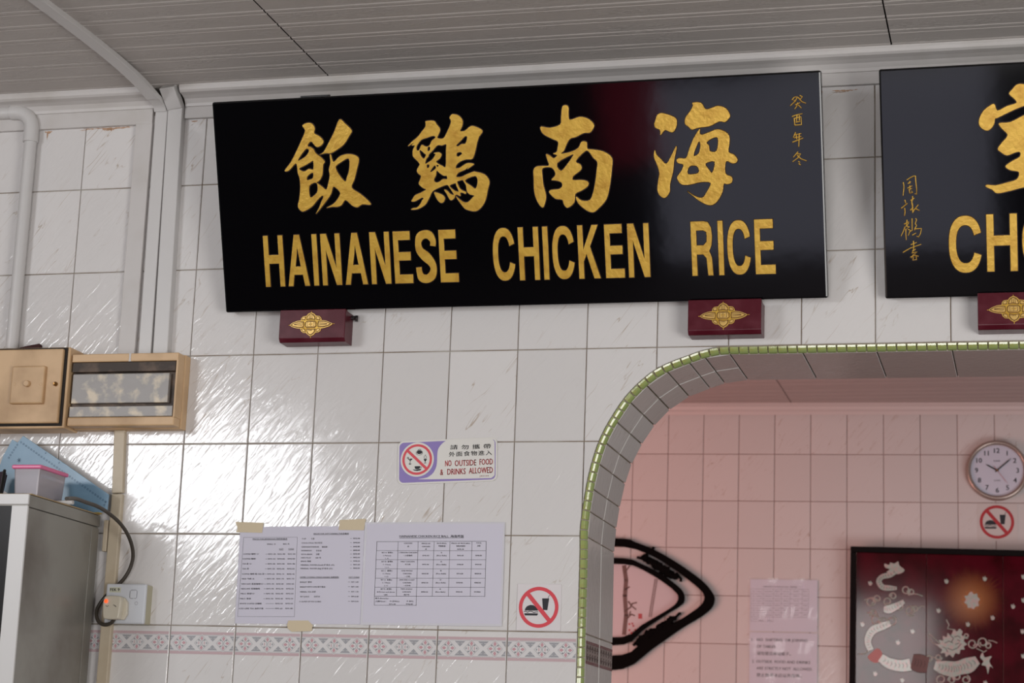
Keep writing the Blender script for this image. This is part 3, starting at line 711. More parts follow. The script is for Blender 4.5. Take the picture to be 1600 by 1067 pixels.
# --- block capitals
def letter(ch, w, h, s, b):
    if ch == 'H': m0, m1 = .45*h, .45*h+b; return [[(0,0),(s,0),(s,m0),(w-s,m0),(w-s,0),(w,0),(w,h),(w-s,h),(w-s,m1),(s,m1),(s,h),(0,h)]]
    if ch == 'I': return [[(0,0),(w,0),(w,h),(0,h)]]
    if ch == 'E': m0 = .44*h; return [[(0,0),(w,0),(w,b),(s,b),(s,m0),(.93*w,m0),(.93*w,m0+b*.95),(s,m0+b*.95),(s,h-b),(.93*w,h-b),(.93*w,h),(0,h)]]
    if ch == 'N': return [[(0,0),(s,0),(s,.68*h),(w-s*1.1,0),(w,0),(w,h),(w-s,h),(w-s,.33*h),(s*1.2,h),(0,h)]]
    if ch == 'A':
        a = .125*w; s1 = s*1.02; xi = lambda z: s1+(w/2-s1)*z/(.80*h)
        return [[(0,0),(s1,0),(xi(.22*h),.22*h),(w-xi(.22*h),.22*h),(w-s1,0),(w,0),(w/2+a,h),(w/2-a,h)], [(xi(.38*h)+.001,.38*h),(w-xi(.38*h)-.001,.38*h),(w/2,.76*h)]]
    if ch == 'K': return [[(0,0),(s,0),(s,.32*h),(.38*w,.46*h),(w-1.25*s,0),(w,0),(.55*w,.60*h),(.95*w,h),(.95*w-1.2*s,h),(s,.54*h),(s,h),(0,h)]]
    if ch == 'R': return [[(0,0),(s,0),(s,.39*h),(.55*w,.39*h),(.70*w,.32*h),(.76*w,0),(w,0),(.96*w,.32*h),(.84*w,.45*h),(.96*w,.56*h),(w,.72*h),(.96*w,.88*h),(.82*w,.98*h),(.62*w,h),(0,h)],
                          [(s,.39*h+b),(.58*w,.39*h+b),(.73*w,.62*h),(.745*w,.72*h),(.73*w,.80*h),(.58*w,h-b),(s,h-b)]]
    if ch in 'CO':
        def E(rx, rz, t):
            c, q = math.cos(t), math.sin(t); p = 2/2.35
            return (w/2+rx*math.copysign(abs(c)**p, c), h/2+rz*math.copysign(abs(q)**p, q))
        rx, rz, ix, iz = w/2, h/2, w/2-s, h/2-b*.95; n = 36
        if ch == 'O': return [[E(rx, rz, 2*PI*i/n) for i in range(n)], [E(ix, iz, 2*PI*i/n) for i in range(n)]]
        t0, t1 = 0.34, 0.40
        return [[E(rx, rz, t0+(2*PI-2*t0)*i/n) for i in range(n+1)]+[E(ix, iz, t1+(2*PI-2*t1)*(n-i)/n) for i in range(n+1)]]
    if ch == 'S':
        c = [(w-s*.55,.70*h,s*1.1),(.88*w,.80*h,s*1.15),(.72*w,.905*h,b*.95),(.48*w,.925*h,b*.95),(.26*w,.88*h,b*.95),(.155*w,.76*h,s*1.2),(.22*w,.62*h,s*1.5),(.5*w,.50*h,s*1.9),(.76*w,.38*h,s*1.5),(.85*w,.26*h,s*1.25),(.74*w,.13*h,b*.95),(.5*w,.075*h,b*.95),(.26*w,.10*h,b*.95),(.15*w,.19*h,s*1.15),(s*.5,.30*h,s*1.1)]
        P = smooth_path(c, 4); L_, R_ = [], []
        for i, p in enumerate(P):
            t = P[min(i+1, len(P)-1)]-P[max(i-1, 0)]; t = Vector((t.x, t.y)).normalized(); nn = Vector((-t.y, t.x))*p.z/2
            L_.append((p.x+nn.x, p.y+nn.y)); R_.append((p.x-nn.x, p.y-nn.y))
        return [L_+R_[::-1]]
def put_letter(M, parent, ch, px0, px1, pym, crop, z0, z1, s, b):
    ox, oy, k = crop
    x0 = hit(M, ox+px0/k, oy+pym/k)[0]; x1 = hit(M, ox+px1/k, oy+pym/k)[0]
    P = [[(x0+x, z0+z) for x, z in L] for L in letter(ch, x1-x0, z1-z0, s, b)]
    me = relief(P, 0.0022, 0.0006, 0.0); me.materials.append(GOLD)
    o = link('carved_letter', me, parent)
    mb = MB()
    for L in P:
        for i in range(len(L)):
            a = Vector(L[i]); c = Vector(L[(i+1) % len(L)]); d = c-a
            if d.length < 1e-7: continue
            nn = Vector((d.y, -d.x)).normalized()*0.0013; e = d.normalized()*0.0008
            mb.poly([a-nn-e, c-nn+e, c+nn+e, a+nn-e], -0.0004)
    stuff(build(mb, 'carved_outline', CARVE, o))
    return o
CA, CB, CC2 = (400,330,4.848), (740,330,3.2), (1370,260,4.852)
zlo = hit(S1, 400+95/4.848, 330+572/4.848)[1]; zhi = hit(S1, 400+70/4.848, 330+186/4.848)[1]
zlo2 = hit(S1, 740+1440/3.2, 330+314/3.2)[1]; zhi2 = hit(S1, 740+1440/3.2, 330+40/3.2)[1]
xa = hit(S1, 415, 440)[0]; xb = hit(S1, 1190, 420)[0]
def zz(x, lo):
    t = (x-xa)/(xb-xa); return (zlo+(zlo2-zlo)*t) if lo else (zhi+(zhi2-zhi)*t)
ST, BR = 0.0112, 0.0205
# (letter, left, right) measured along the baseline of each crop, converted at the row where they were read
for ch, a, b, pym in (('H',66,213,380),('A',250,413,567),('I',433,470,370),('N',499,645,370),('A',683,852,553),('N',870,1018,360),('E',1058,1195,545),('S',1212,1366,345),('E',1403,1540,535)):
    x = hit(S1, CA[0]+a/CA[2], CA[1]+pym/CA[2])[0]
    put_letter(S1, sign1, ch, a, b, pym, CA, zz(x, 1), zz(x, 0), ST, BR*0.93)
for ch, a, b, pym in (('C',98,209,215),('H',227,328,210),('I',349,375,208),('C',395,506,205),('K',530,638,333),('E',664,758,330),('N',773,880,195),('R',1095,1200,320),('I',1224,1250,185),('C',1269,1387,180),('E',1412,1512,313)):
    x = hit(S1, CB[0]+a/CB[2], CB[1]+pym/CB[2])[0]
    put_letter(S1, sign1, ch, a, b, pym, CB, zz(x, 1), zz(x, 0), ST, BR*0.93)
# --- small brush inscriptions
def brush(M, crop, strokes, parent, name, label, r=0.0011):
    ox, oy, k = crop; paths = []
    for S in strokes:
        P = [hit(M, ox+u/k, oy+v/k) for u, v in S]; n = len(P)
        paths.append([(x, -0.0005, z, r*(1.25 if i == 0 else 0.75 if i == n-1 else 1.0)) for i, (x, z) in enumerate(P)])
    me = tube_mesh(paths, 1, 0.6); me.materials.append(GOLD); o = link(name, me, parent); o['label'] = label
    mb = MB()
    for q in paths: mb.line([(a[0]-0.0003, a[2]-0.0006) for a in q], r*3.4, -0.0002)
    stuff(build(mb, 'carved_outline', CARVE, o)); return o
S5 = (1220,130,7.114); S6 = (1400,265,13.34); S7 = (1400,335,13.34)
brush(S1, S5, [[(125,185),(150,155),(185,150),(160,200),(105,250)],[(145,190),(165,205)],[(210,135),(240,150),(215,180)],[(190,155),(235,205),(280,222)],[(160,240),(215,215)],[(188,215),(175,260),(155,285)],[(195,240),(230,277)]], sign1, 'inscription_character', 'first small gilt character of the date column', 0.0011)
brush(S1, S5, [[(125,370),(180,350),(240,338)],[(150,385),(155,462)],[(150,392),(225,372),(230,462)],[(180,355),(175,420)],[(205,355),(207,415)],[(168,432),(216,424)],[(155,465),(230,460)]], sign1, 'inscription_character', 'second small gilt character of the date column', 0.0011)
brush(S1, S5, [[(165,545),(140,605)],[(160,572),(230,558)],[(172,580),(178,622)],[(150,607),(230,590)],[(130,655),(250,608)],[(205,560),(200,705)]], sign1, 'inscription_character', 'third small gilt character of the date column', 0.0011)
brush(S1, S5, [[(192,762),(140,822)],[(180,785),(222,785),(190,830),(132,872)],[(182,800),(225,840),(287,862)],[(195,868),(215,880)],[(200,893),(222,908)]], sign1, 'inscription_character', 'lowest small gilt character of the date column', 0.0011)

sign2 = thing('signboard', 'black lacquered signboard cut off by the right edge, reading CHO, with a signature column', 'sign', M=S2)
build(MB().box(0, SW, 0.0, 0.026, 0, SH), 'board', LACQ, sign2, bevel=0.004)
shi = [[(185,235),(215,295),(300,255),(378,230),(370,200),(318,150),(345,110),(385,68),(440,62),(520,90),(540,160),(500,200),(620,210),(720,260),(690,380),(620,420),(600,330),(500,250),(400,275),(300,320),(215,362),(195,370),(185,420),(140,470),(90,460),(55,420),(60,360),(100,290)],
 [(230,405),(330,395),(449,335),(560,300),(570,360),(540,480),(600,500),(620,560),(540,620),(520,700),(600,720),(640,800),(540,860),(700,900),(720,950),(600,960),(449,970),(330,1000),(215,1022),(170,990),(115,965),(125,945),(200,950),(300,925),(380,900),(405,860),(395,830),(330,820),(285,785),(340,740),(410,700),(412,660),(370,665),(300,690),(245,660),(218,630),(260,570),(305,510),(250,450)]]
carve(S2, [tr(S2, ZS, P) for P in shi], sign2, 'carved_character', 'gilded brush character cut off by the picture edge')
zl = hit(S2, 1370+860/4.852, 260+797/4.852)[1]; zh = hit(S2, 1370+860/4.852, 260+362/4.852)[1]
put_letter(S2, sign2, 'C', 546, 798, 580, CC2, zl-0.001, zh-0.001, ST*1.28, BR)
put_letter(S2, sign2, 'H', 833, 1066, 580, CC2, zl, zh, ST*1.28, BR)
put_letter(S2, sign2, 'O', 1102, 1375, 580, CC2, zl+0.001, zh+0.001, ST*1.28, BR)
brush(S2, S6, [[(150,260),(165,330),(160,430),(148,540)],[(225,215),(300,165),(360,135),(405,130)],[(405,130),(412,250),(430,400),(430,510),(390,500)],[(250,290),(310,250)],[(282,238),(290,290)],[(240,385),(340,335)],[(287,330),(292,400)],[(265,420),(335,390)],[(280,430),(285,490),(345,475),(320,440)]], sign2, 'inscription_character', 'topmost small gilt signature character', 0.0010)
brush(S2, S6, [[(185,630),(205,700)],[(110,805),(190,740),(240,700)],[(180,800),(190,870),(178,960)],[(305,640),(385,590)],[(345,550),(347,640)],[(330,640),(330,720),(355,750)],[(340,700),(345,830),(350,900)],[(300,845),(360,780)],[(360,860),(410,800),(465,730)],[(400,800),(440,830),(490,850)],[(355,880),(370,860)]], sign2, 'inscription_character', 'second small gilt signature character', 0.0011)
brush(S2, S7, [[(230,110),(215,230)],[(170,200),(270,150)],[(190,250),(150,360),(105,450)],[(210,250),(270,170)],[(205,300),(205,420),(215,530)],[(220,240),(280,260),(230,290)],[(250,310),(300,330),(255,440)],[(335,80),(338,330),(270,370)],[(410,80),(430,110),(400,190),(430,230),(390,300),(390,330)],[(400,300),(530,290),(510,400),(470,470),(430,450)],[(340,430),(420,385)]], sign2, 'inscription_character', 'third small gilt signature character', 0.0010)
brush(S2, S7, [[(365,550),(370,700),(350,780)],[(310,630),(435,580)],[(145,790),(300,700),(525,620)],[(340,770),(410,720)],[(330,800),(440,780),(350,850)],[(300,890),(400,850),(470,870)],[(350,850),(330,910)],[(420,870),(430,940),(350,950),(370,890)]], sign2, 'inscription_character', 'lowest small gilt signature character', 0.0010)

# ------------------------------------------------------------------ maroon bracket blocks under the boards
ORN = (718, 400)
def orn(P, k=0.152/118/8): return [((x-ORN[0])*k, (ORN[1]-z)*k) for x, z in P]
o_out = [(408,405),(450,375),(510,352),(570,345),(575,310),(600,285),(650,280),(672,250),(714,230),(760,250),(785,280),(840,285),(865,315),(870,345),(940,355),(1000,380),(1034,396),(1000,425),(930,450),(870,460),(860,495),(830,517),(790,517),(770,545),(722,570),(680,545),(655,520),(610,517),(580,490),(570,457),(500,448),(445,430)]
petals = [[(432,405),(470,378),(530,362),(612,362),(622,400),(612,440),(530,440),(470,428)], [(1008,398),(960,375),(900,360),(826,360),(818,400),(826,440),(900,438),(965,422)],
          [(655,335),(665,290),(690,262),(714,250),(742,262),(768,290),(778,335),(714,325)], [(665,465),(722,478),(785,465),(775,505),(750,535),(722,550),(692,535),(672,505)],
          [(588,335),(592,308),(612,295),(640,298),(630,335)], [(798,335),(795,300),(825,298),(848,318),(845,338)],
          [(585,468),(620,462),(640,480),(645,505),(615,503)], [(855,468),(828,460),(806,475),(800,505),(835,500)]]
centre = [(640,375),(665,352),(770,352),(795,375),(797,425),(770,448),(665,448),(640,425)]
def bracket(tl, tr_, br, bl, label):
    Y = -0.052
    a = W(*bl, Y); b = W(*br, Y); c = W(*tl, Y); d = W(*tr_, Y)
    x0, x1 = (a.x+c.x)/2, (b.x+d.x)/2; z0, z1 = (a.z+b.z)/2, (c.z+d.z)/2
    ang = math.atan2(d.z-c.z, d.x-c.x)
    T = thing('wall_bracket', label, 'bracket', loc=(x0, 0, z0), group='maroon brackets under the signboards')
    w, h = x1-x0, z1-z0
    lipz = h; shelf = 2.5477-0.004-z0
    mb = MB(); prof = [(0.0, 0.0), (-0.044, 0.0), (-0.052, 0.008), (-0.052, lipz), (-0.039, lipz), (-0.039, shelf), (0.0, shelf)]
    k = len(prof)
    mb.add([(0, y, z) for y, z in prof]+[(w, y, z) for y, z in prof], [(i, (i+1) % k, k+(i+1) % k, k+i) for i in range(k)]+[tuple(range(k)), tuple(range(2*k-1, k-1, -1))])
    build(mb, 'block', MAROON, T, bevel=0.0016)
    me = relief([orn(o_out)], 0.0012, 0.0005, 0.0); me.materials.append(GOLD)
    O = link('ornament', me, T, (w*0.485, -0.0521, h*0.53))
    g = MB()
    for P in petals+[centre]:
        Q = orn(P); g.line(Q+[Q[0]], 0.0015, -0.0021)
    Q = orn(o_out); Q = [(x*0.97, z*0.95) for x, z in Q]; rim = MB().line(Q+[Q[0]], 0.0012, -0.0022); build(rim, 'rim', GOLD_L, O)
    for xx in (-1, 1):
        for zz_ in (-18, 0, 18):
            g.line(orn([(718+xx*118, 400+zz_), (718+xx*235, 400+zz_*0.3)]), 0.0010, -0.0037)
    stuff(build(g, 'groove', GOLD_D, O))
    for P in petals+[centre]:
        pc = (sum(q[0] for q in P)/len(P), sum(q[1] for q in P)/len(P)); m2 = relief([orn([(pc[0]+(q[0]-pc[0])*0.88, pc[1]+(q[1]-pc[1])*0.84) for q in P])], 0.0010, 0.0006, -0.0018); m2.materials.append(GOLD_L); link('petal', m2, O)
    for q in ((703, 400), (737, 400)):
        p = orn([q])[0]; build(MB().lathe([(0.0016, 0), (0.0014, -0.0012), (0.0006, -0.0016)], 10, p[0], p[1]), 'stud', GOLD, O, loc=(0, -0.0033, 0))
    dk = MB()
    for P in petals[2:4]:
        for xx in (-22, 0, 22): dk.line(orn([(716+xx, (P[0][1]+(-8 if P is petals[2] else 8))), (716+xx*0.9, P[3][1]+(22 if P is petals[2] else -10))]), 0.0010, -0.0037)
    q = orn([(672,368),(765,368),(765,432),(672,432),(672,368)]); dk.line(q, 0.0009, -0.0037); dk.line(orn([(718,370),(718,430)]), 0.0009, -0.0037)
    stuff(build(dk, 'groove', GOLD_D, O))
    for s_ in ([(395,405),(412,405)], [(1030,396),(1058,396)], [(722,568),(722,590)], [(714,232),(714,216)]):
        t_ = orn(s_); t2 = tube_mesh([[(t_[0][0], -0.0004, t_[0][1], 0.0009), (t_[1][0], -0.0004, t_[1][1], 0.0006)]], 1); t2.materials.append(GOLD); link('tip', t2, O)
    return T, x1, z0, z1
B1, bx1, bz0, bz1 = bracket((436,484), (539,483), (539,533), (437,534), 'maroon wooden bracket with gold flower under left end of the HAINANESE board')
bracket((1074,469), (1189,466), (1190,520.5), (1075.5,522.5), 'maroon wooden bracket with gold flower above the arch, under the word RICE')
bracket((1527,458), (1644,454.5), (1645,511), (1528,515), 'maroon wooden bracket with gold flower at the right edge of the picture, under CHO')
# bolt sticking out of the first bracket
bl_ = thing('bolt', 'short dark steel bolt with loose nut sticking out of the left bracket', 'bolt', loc=(bx1, -0.012, bz1-0.012))
me = tube_mesh([[(-0.004,0,0,0.0045),(0.009,0,0,0.0045)]], 3); me.materials.append(IRON); link('shank', me, bl_)
mb = MB(); mb.lathe([(0.0075, -0.003), (0.0075, 0.003)], 6); build(mb, 'nut', IRON, bl_, bevel=0.0006, M=Matrix.Translation((0.012, 0, -0.0015)) @ Matrix.Rotation(PI/2+0.35, 4, 'Z'))

# ------------------------------------------------------------------ trunking and pipes
def strip(name, pts, wx, th, m, parent=None, bevel=0.002):
    """flat-section duct along points (x, y, z, face normal)"""
    mb = MB(); vs = []
    for i, (p, nrm) in enumerate(pts):
        p = Vector(p); nrm = Vector(nrm).normalized()
        t = (Vector(pts[min(i+1, len(pts)-1)][0])-Vector(pts[max(i-1, 0)][0])).normalized()
        s = t.cross(nrm).normalized()
        vs += [p-s*wx/2, p+s*wx/2, p+s*wx/2+nrm*th, p-s*wx/2+nrm*th]
    n = len(pts)
    fs = [(4*i+j, 4*i+(j+1) % 4, 4*i+4+(j+1) % 4, 4*i+4+j) for i in range(n-1) for j in range(4)]
    fs += [(3, 2, 1, 0), tuple(4*(n-1)+j for j in range(4))]
    mb.add(vs, fs); o = build(mb, name, m, parent, bevel=bevel); return o
tk = thing('cable_trunking', 'white plastic cable trunking crossing the ceiling and running down the wall, left of two', 'trunking', loc=(-0.105, 0, 2.45))
L0 = lambda p: (p[0]+0.105, p[1], p[2]-2.45)
strip('vertical_duct', [(L0((-0.1035, 0.001, 2.44)), (0,-1,0)), (L0((-0.1075, 0.001, 3.050)), (0,-1,0))], 0.031, 0.018, PVC, tk)
c1 = WZ(52, 0, ZC-0.013); e1 = Vector((-0.1095, -0.012, 3.046))
P = []
for t, dz in ((-2.2, 0.0), (0.0, 0.0), (0.3, 0.0), (0.5, -0.0015), (0.65, -0.005), (0.8, -0.012), (0.92, -0.024)):
    q = c1+(e1-c1)*t; P.append((q.x, q.y, ZC+0.001+dz))
P += [(-0.1095, -0.022, 3.054), (-0.1095, -0.010, 3.042)]
P = [tuple(p) for p in smooth_path(P[1:], 4)]; P = [(c1.x-(e1.x-c1.x)*2.2, c1.y-(e1.y-c1.y)*2.2, ZC+0.001)]+P
strip('ceiling_duct', [(L0(p), (0, 0 if p[1] < -0.05 else -1, -1)) for p in P], 0.031, 0.013, PVC, tk)
tk2 = thing('cable_trunking', 'white plastic cable trunking bending over the cornice into the ceiling, right of two', 'trunking', loc=(-0.068, 0, 2.45))
L1 = lambda p: (p[0]+0.068, p[1], p[2]-2.45)
strip('vertical_duct', [(L1((-0.0630, 0.001, 2.44)), (0,-1,0)), (L1((-0.0715, 0.001, 3.044)), (0,-1,0))], 0.036, 0.023, PVC, tk2)
strip('bend', [(L1((-0.0715, -0.001, 3.041)), (0,-1,-0.2)), (L1((-0.078, -0.045, ZC+0.004)), (0,-0.8,-0.6))], 0.037, 0.024, PVC, tk2)
# round pipe with elbow
bz_top = W(50, 542, -0.066).z+0.004
pp = thing('conduit_pipe', 'round white pipe with elbow running down the wall to the beige switch box', 'pipe', loc=(-0.434, 0, 2.45))
L2 = lambda x, y, z, r: (x+0.434, y, z-2.45, r)
xa0 = W(19, 529, -0.018).x; xa1 = W(48, 215, -0.018).x
me = tube_mesh([[L2(xa0, -0.017, bz_top+0.002, 0.0145), L2(xa1, -0.017, 2.995, 0.0145)]], 5); me.materials.append(PVC); link('vertical_pipe', me, pp)
zt_ = W(0, 177, -0.02).z
arc = [L2(xa1-0.042+0.042*math.cos(a), -0.018, zt_-0.042+0.042*math.sin(a), 0.0175) for a in [PI/2*i/8 for i in range(9)]]
me = tube_mesh([[L2(xa1, -0.018, zt_-0.075, 0.0175)]+arc+[L2(xa1-0.055, -0.018, zt_, 0.0175)]], 5); me.materials.append(PVC); link('elbow', me, pp)
me = tube_mesh([[L2(xa1-0.05, -0.018, zt_, 0.0145), L2(-1.6, -0.018, zt_+0.004, 0.0145)]], 5); me.materials.append(PVC); link('horizontal_pipe', me, pp)
# beige trunking below the boxes
t3 = thing('cable_trunking', 'beige cable trunking with a joint running down from the consumer unit behind the socket', 'trunking', loc=(0, 0, 1.6))
u0 = W(187, 672, -0.01); u1 = W(183.5, 771, -0.01); u2 = W(158, 1067, -0.01)
sl = (u2.x-u0.x)/(u2.z-u0.z); u3x = u2.x-0.2*sl
strip('upper_duct', [((u1.x, 0.001, u1.z-1.6+0.001), (0,-1,0)), ((u0.x, 0.001, u0.z-1.6+0.01), (0,-1,0))], 0.026, 0.014, BEIGE2, t3)
strip('lower_duct', [((u3x, 0.001, u2.z-0.2-1.6), (0,-1,0)), ((u1.x, 0.001, u1.z-1.6-0.001), (0,-1,0))], 0.026, 0.014, BEIGE2, t3)

# ------------------------------------------------------------------ switch box and consumer unit
F = -0.066
a = W(110, 542, F); b = W(101, 669, F)
bx = thing('switch_box', 'aged beige metal box with a square switch plate on its door, cut off at left', 'switch box', loc=(b.x-0.30, 0, b.z))
w_, h_ = (a.x+b.x)/2-b.x+0.30, a.z-b.z
build(MB().box(0, w_, F, 0.002, 0, h_), 'housing', BEIGE, bx, bevel=0.003)
d0 = W(92, 661, F-0.008); d1 = W(99, 545, F-0.008)
build(MB().box(0.01, (d0.x+d1.x)/2-b.x+0.30, F-0.012, F-0.001, d0.z-b.z, d1.z-b.z), 'door', BEIGE, bx, bevel=0.003)
build(MB().box(0.006, (d0.x+d1.x)/2-b.x+0.306, F-0.003, F+0.001, d0.z-b.z-0.005, d1.z-b.z+0.004), 'seal', DARKGAP, bx)
g0 = W(14, 631, F-0.02); g1 = W(71, 571, F-0.02); ox_, oz_ = b.x-0.30, b.z
pl = build(MB().box(g0.x-ox_, g1.x-ox_, F-0.021, F-0.011, g0.z-oz_, g1.z-oz_), 'switch_plate', BEIGE, bx, bevel=0.0035)
for (px, py, r, t) in ((42.5, 599.5, 0.0075, 0.008), (22.5, 600, 0.0028, 0.0012), (63, 600, 0.0034, 0.0012)):
    q = W(px, py, F-0.022)
    build(MB().lathe([(r, 0), (r, -t*0.7), (r*0.8, -t)], 20, q.x-ox_, q.z-oz_), 'knob' if r > 0.005 else 'screw', BEIGE, pl, loc=(0, F-0.0205, 0))
q = W(84.5, 599, F-0.02); build(MB().lathe([(0.0050, 0), (0.0050, -0.004), (0.0032, -0.007), (0.0022, -0.010)], 14, q.x-ox_, q.z-oz_), 'latch', BRASS, bx, loc=(0, F-0.0115, 0))
# rag on top
rg = W(42, 541, -0.03)
m = [[(rg.x-0.032, -0.03, h_+oz_+0.002, 0.002), (rg.x-0.012, -0.03, h_+oz_+0.005, 0.005), (rg.x+0.006, -0.035, h_+oz_+0.006, 0.006), (rg.x+0.02, -0.03, h_+oz_+0.008, 0.0075), (rg.x+0.031, -0.03, h_+oz_+0.009, 0.0085), (rg.x+0.036, -0.03, h_+oz_+0.008, 0.006)]]
me = tube_mesh(m, 4); me.materials.append(CLOTH)
tag(link('rag', me), 'crumpled dark maroon rag lying on top of the beige switch box', 'rag')
# consumer unit
F2 = -0.062
a = W(279, 548, F2); b = W(272, 663, F2); l = W(111, 556, F2); l2 = W(106, 667, F2)
cu = thing('consumer_unit', 'beige consumer unit with a grimy flaking window strip, right of the switch box', 'fuse box', loc=((l.x+l2.x)/2, 0, (b.z+l2.z)/2))
cx0, cz0 = cu.location.x, cu.location.z; w2, h2 = (a.x+b.x)/2-cx0, (a.z+l.z)/2-cz0
wz = lambda px, py, y=F2: (W(px, py, y).x-cx0, W(px, py, y).z-cz0)
build(MB().box(-0.002, w2+0.002, -0.026, 0.002, -0.002, h2+0.002), 'back_tray', BEIGE, cu, bevel=0.003)
zw0, zw1 = wz(270, 650)[1], wz(278, 563)[1]
xw0, xw1 = 0.006, w2-0.004
build(MB().box(0, w2, F2, -0.028, 0, zw0), 'lower_cover', BEIGE, cu, bevel=0.003)
ws = wz(203, 555)[0]
build(MB().box(0, ws-0.002, F2, -0.028, zw1, h2), 'upper_cover', BEIGE, cu, bevel=0.002)
build(MB().box(ws+0.002, w2, F2, -0.028, zw1, h2), 'upper_cover', BEIGE, cu, bevel=0.002)
build(MB().box(ws-0.003, ws+0.003, F2+0.001, -0.03, zw1, h2-0.001), 'seam_filler', PAINT, cu)
build(MB().box(xw1, w2, F2+0.0005, -0.028, zw0-0.001, zw1+0.001), 'side_cover', BEIGE, cu)
build(MB().box(0.0, xw1, F2+0.014, -0.028, zw0, zw1), 'window_recess', SMOKE, cu)
zk = wz(200, 580)[1]
build(MB().box(0.002, xw1-0.002, F2+0.002, F2+0.014, zk, zw1-0.001), 'window_frame', SMOKE, cu, bevel=0.001)
zq0, zq1 = wz(190, 629)[1], wz(190, 583)[1]
build(MB().box(0.004, xw1-0.016, F2+0.003, F2+0.014, zq0, zq1), 'window_flap', FOILY, cu, bevel=0.0015)
build(MB().box(0.002, xw1-0.003, F2+0.003, F2+0.014, zw0+0.001, wz(190, 634)[1]), 'window_sill_strip', FOILY, cu, bevel=0.001)

# ------------------------------------------------------------------ socket, plug and cable
F3 = -0.036
a = W(168, 912, F3); b = W(225, 974, F3); c = W(228, 912, F3); dd = W(160, 975, F3)
sx0, sx1 = (a.x+dd.x)/2, (b.x+c.x)/2; sz0, sz1 = (b.z+dd.z)/2, (a.z+c.z)/2
so = thing('wall_socket', 'white square wall socket outlet with yellowed sides in front of the beige trunking', 'socket', loc=(sx0, 0, sz0))
sw, sh = sx1-sx0, sz1-sz0
build(MB().box(0.001, sw-0.001, F3+0.009, 0.002, 0.001, sh-0.001), 'back_box', SOCKS, so, bevel=0.002)
fp = build(MB().box(0, sw, F3, F3+0.010, 0, sh), 'face_plate', SOCK, so, bevel=0.0035)
q = lambda px, py: (W(px, py, F3).x-sx0, W(px, py, F3).z-sz0)
r0 = q(208.5, 928.5)
build(MB().box(r0[0]-0.0075, r0[0]+0.0075, -0.0022, 0.0, r0[1]-0.0085, r0[1]+0.0085), 'rocker_switch', SOCK, fp, bevel=0.002, loc=(0, F3, 0))
mb = MB(); mb.line([(x, z) for x, z in rounded(0.017, 0.019, 0.005, r0[0]-0.0085, r0[1]-0.0095)]+[(r0[0], r0[1]-0.0095)], 0.0008, F3-0.0003)
build(mb, 'switch_outline', GREYP, fp)
r1 = q(213, 942.5); mb = MB().ring(r1[0], r1[1], 0.0030, 0.0037, F3-0.0003, 20); build(mb, 'indicator_ring', GREYP, fp)
lab = q(171, 924)
mb = MB(); mb.poly([(lab[0], lab[1]-0.002), (lab[0]+0.027, lab[1]-0.002), (lab[0]+0.027, lab[1]+0.0095), (lab[0], lab[1]+0.0095)], F3-0.0003)
build(mb, 'paper_label', mat('cream_label', (0.58, 0.58, 0.46), 0.6), fp)
mb = MB(); text_mb(mb, 'FEK 9', lab[0]+0.002, lab[1]+0.001, 0.0062, F3-0.0008, w=0.022, bold=0.03); build(mb, 'handwriting', BLACKP, fp)
r2 = q(184, 950); pq = thing('mains_plug', 'cream mains plug with glowing red light pushed into the wall socket', 'plug', loc=(sx0+r2[0], F3, sz0+r2[1]))
build(MB().add([(-0.014,0,-0.026),(0.020,0,-0.026),(0.027,0,-0.014),(0.026,0,0.012),(0.018,0,0.022),(-0.012,0,0.024),(-0.014,-0.009,-0.026),(0.020,-0.009,-0.026),(0.027,-0.009,-0.014),(0.026,-0.009,0.012),(0.018,-0.009,0.022),(-0.012,-0.009,0.024)],
      [(0,1,2,3,4,5),(11,10,9,8,7,6)]+[(i,(i+1)%6,6+(i+1)%6,6+i) for i in range(6)]), 'base', PLUG, pq, bevel=0.002)
bdy = [(-0.021,-0.021),(-0.014,-0.026),(0.010,-0.026),(0.0165,-0.020),(0.019,0.008),(0.018,0.018),(0.012,0.024),(-0.016,0.024),(-0.022,0.018),(-0.024,0.006)]
me = relief([smooth_loop(bdy, 3)], 0.017, 0.003, -0.007); me.materials.append(PLUG); link('body', me, pq)
for p in me.polygons: p.use_smooth = False
build(MB().lathe([(0.0040, 0), (0.0040, -0.002), (0.0025, -0.0032)], 16, -0.0155, 0.0125), 'indicator_light', NEON, pq, loc=(0, -0.0268, 0))
mb = MB(); mb.line([(-0.016,0.003),(-0.012,0.0005),(-0.009,0.003)], 0.001, -0.0275); mb.line([(0.002,0.0045),(0.006,0.003),(0.009,0.0005),(0.004,0.004)], 0.001, -0.0275)
build(mb, 'pen_mark', BLACKP, pq)
cpx = [(104,779,-0.30),(118,779,-0.24),(135,785,-0.19),(152,791,-0.15),(170,802,-0.11),(188,818,-0.08),(201,838,-0.05),(207.5,860,-0.03),(206,880,-0.02),(196,901,-0.018),(180,918,-0.018),(163,934,-0.02),(152.5,950,-0.024),(151,963,-0.03),(156,973,-0.036),(165,976,-0.042),(174,973,-0.047),(179,966,-0.050)]
P = [W(px, py, y) for px, py, y in cpx]
P = smooth_path(P, 5)
me = tube_mesh([[(p.x-P[0].x, p.y-P[0].y, p.z-P[0].z, 0.0042) for p in P]], 3); me.materials.append(CABLE)
tag(link('power_cable', me, loc=tuple(P[0])), 'dark brown power cable looping from the cabinet top down to the plug', 'cable')

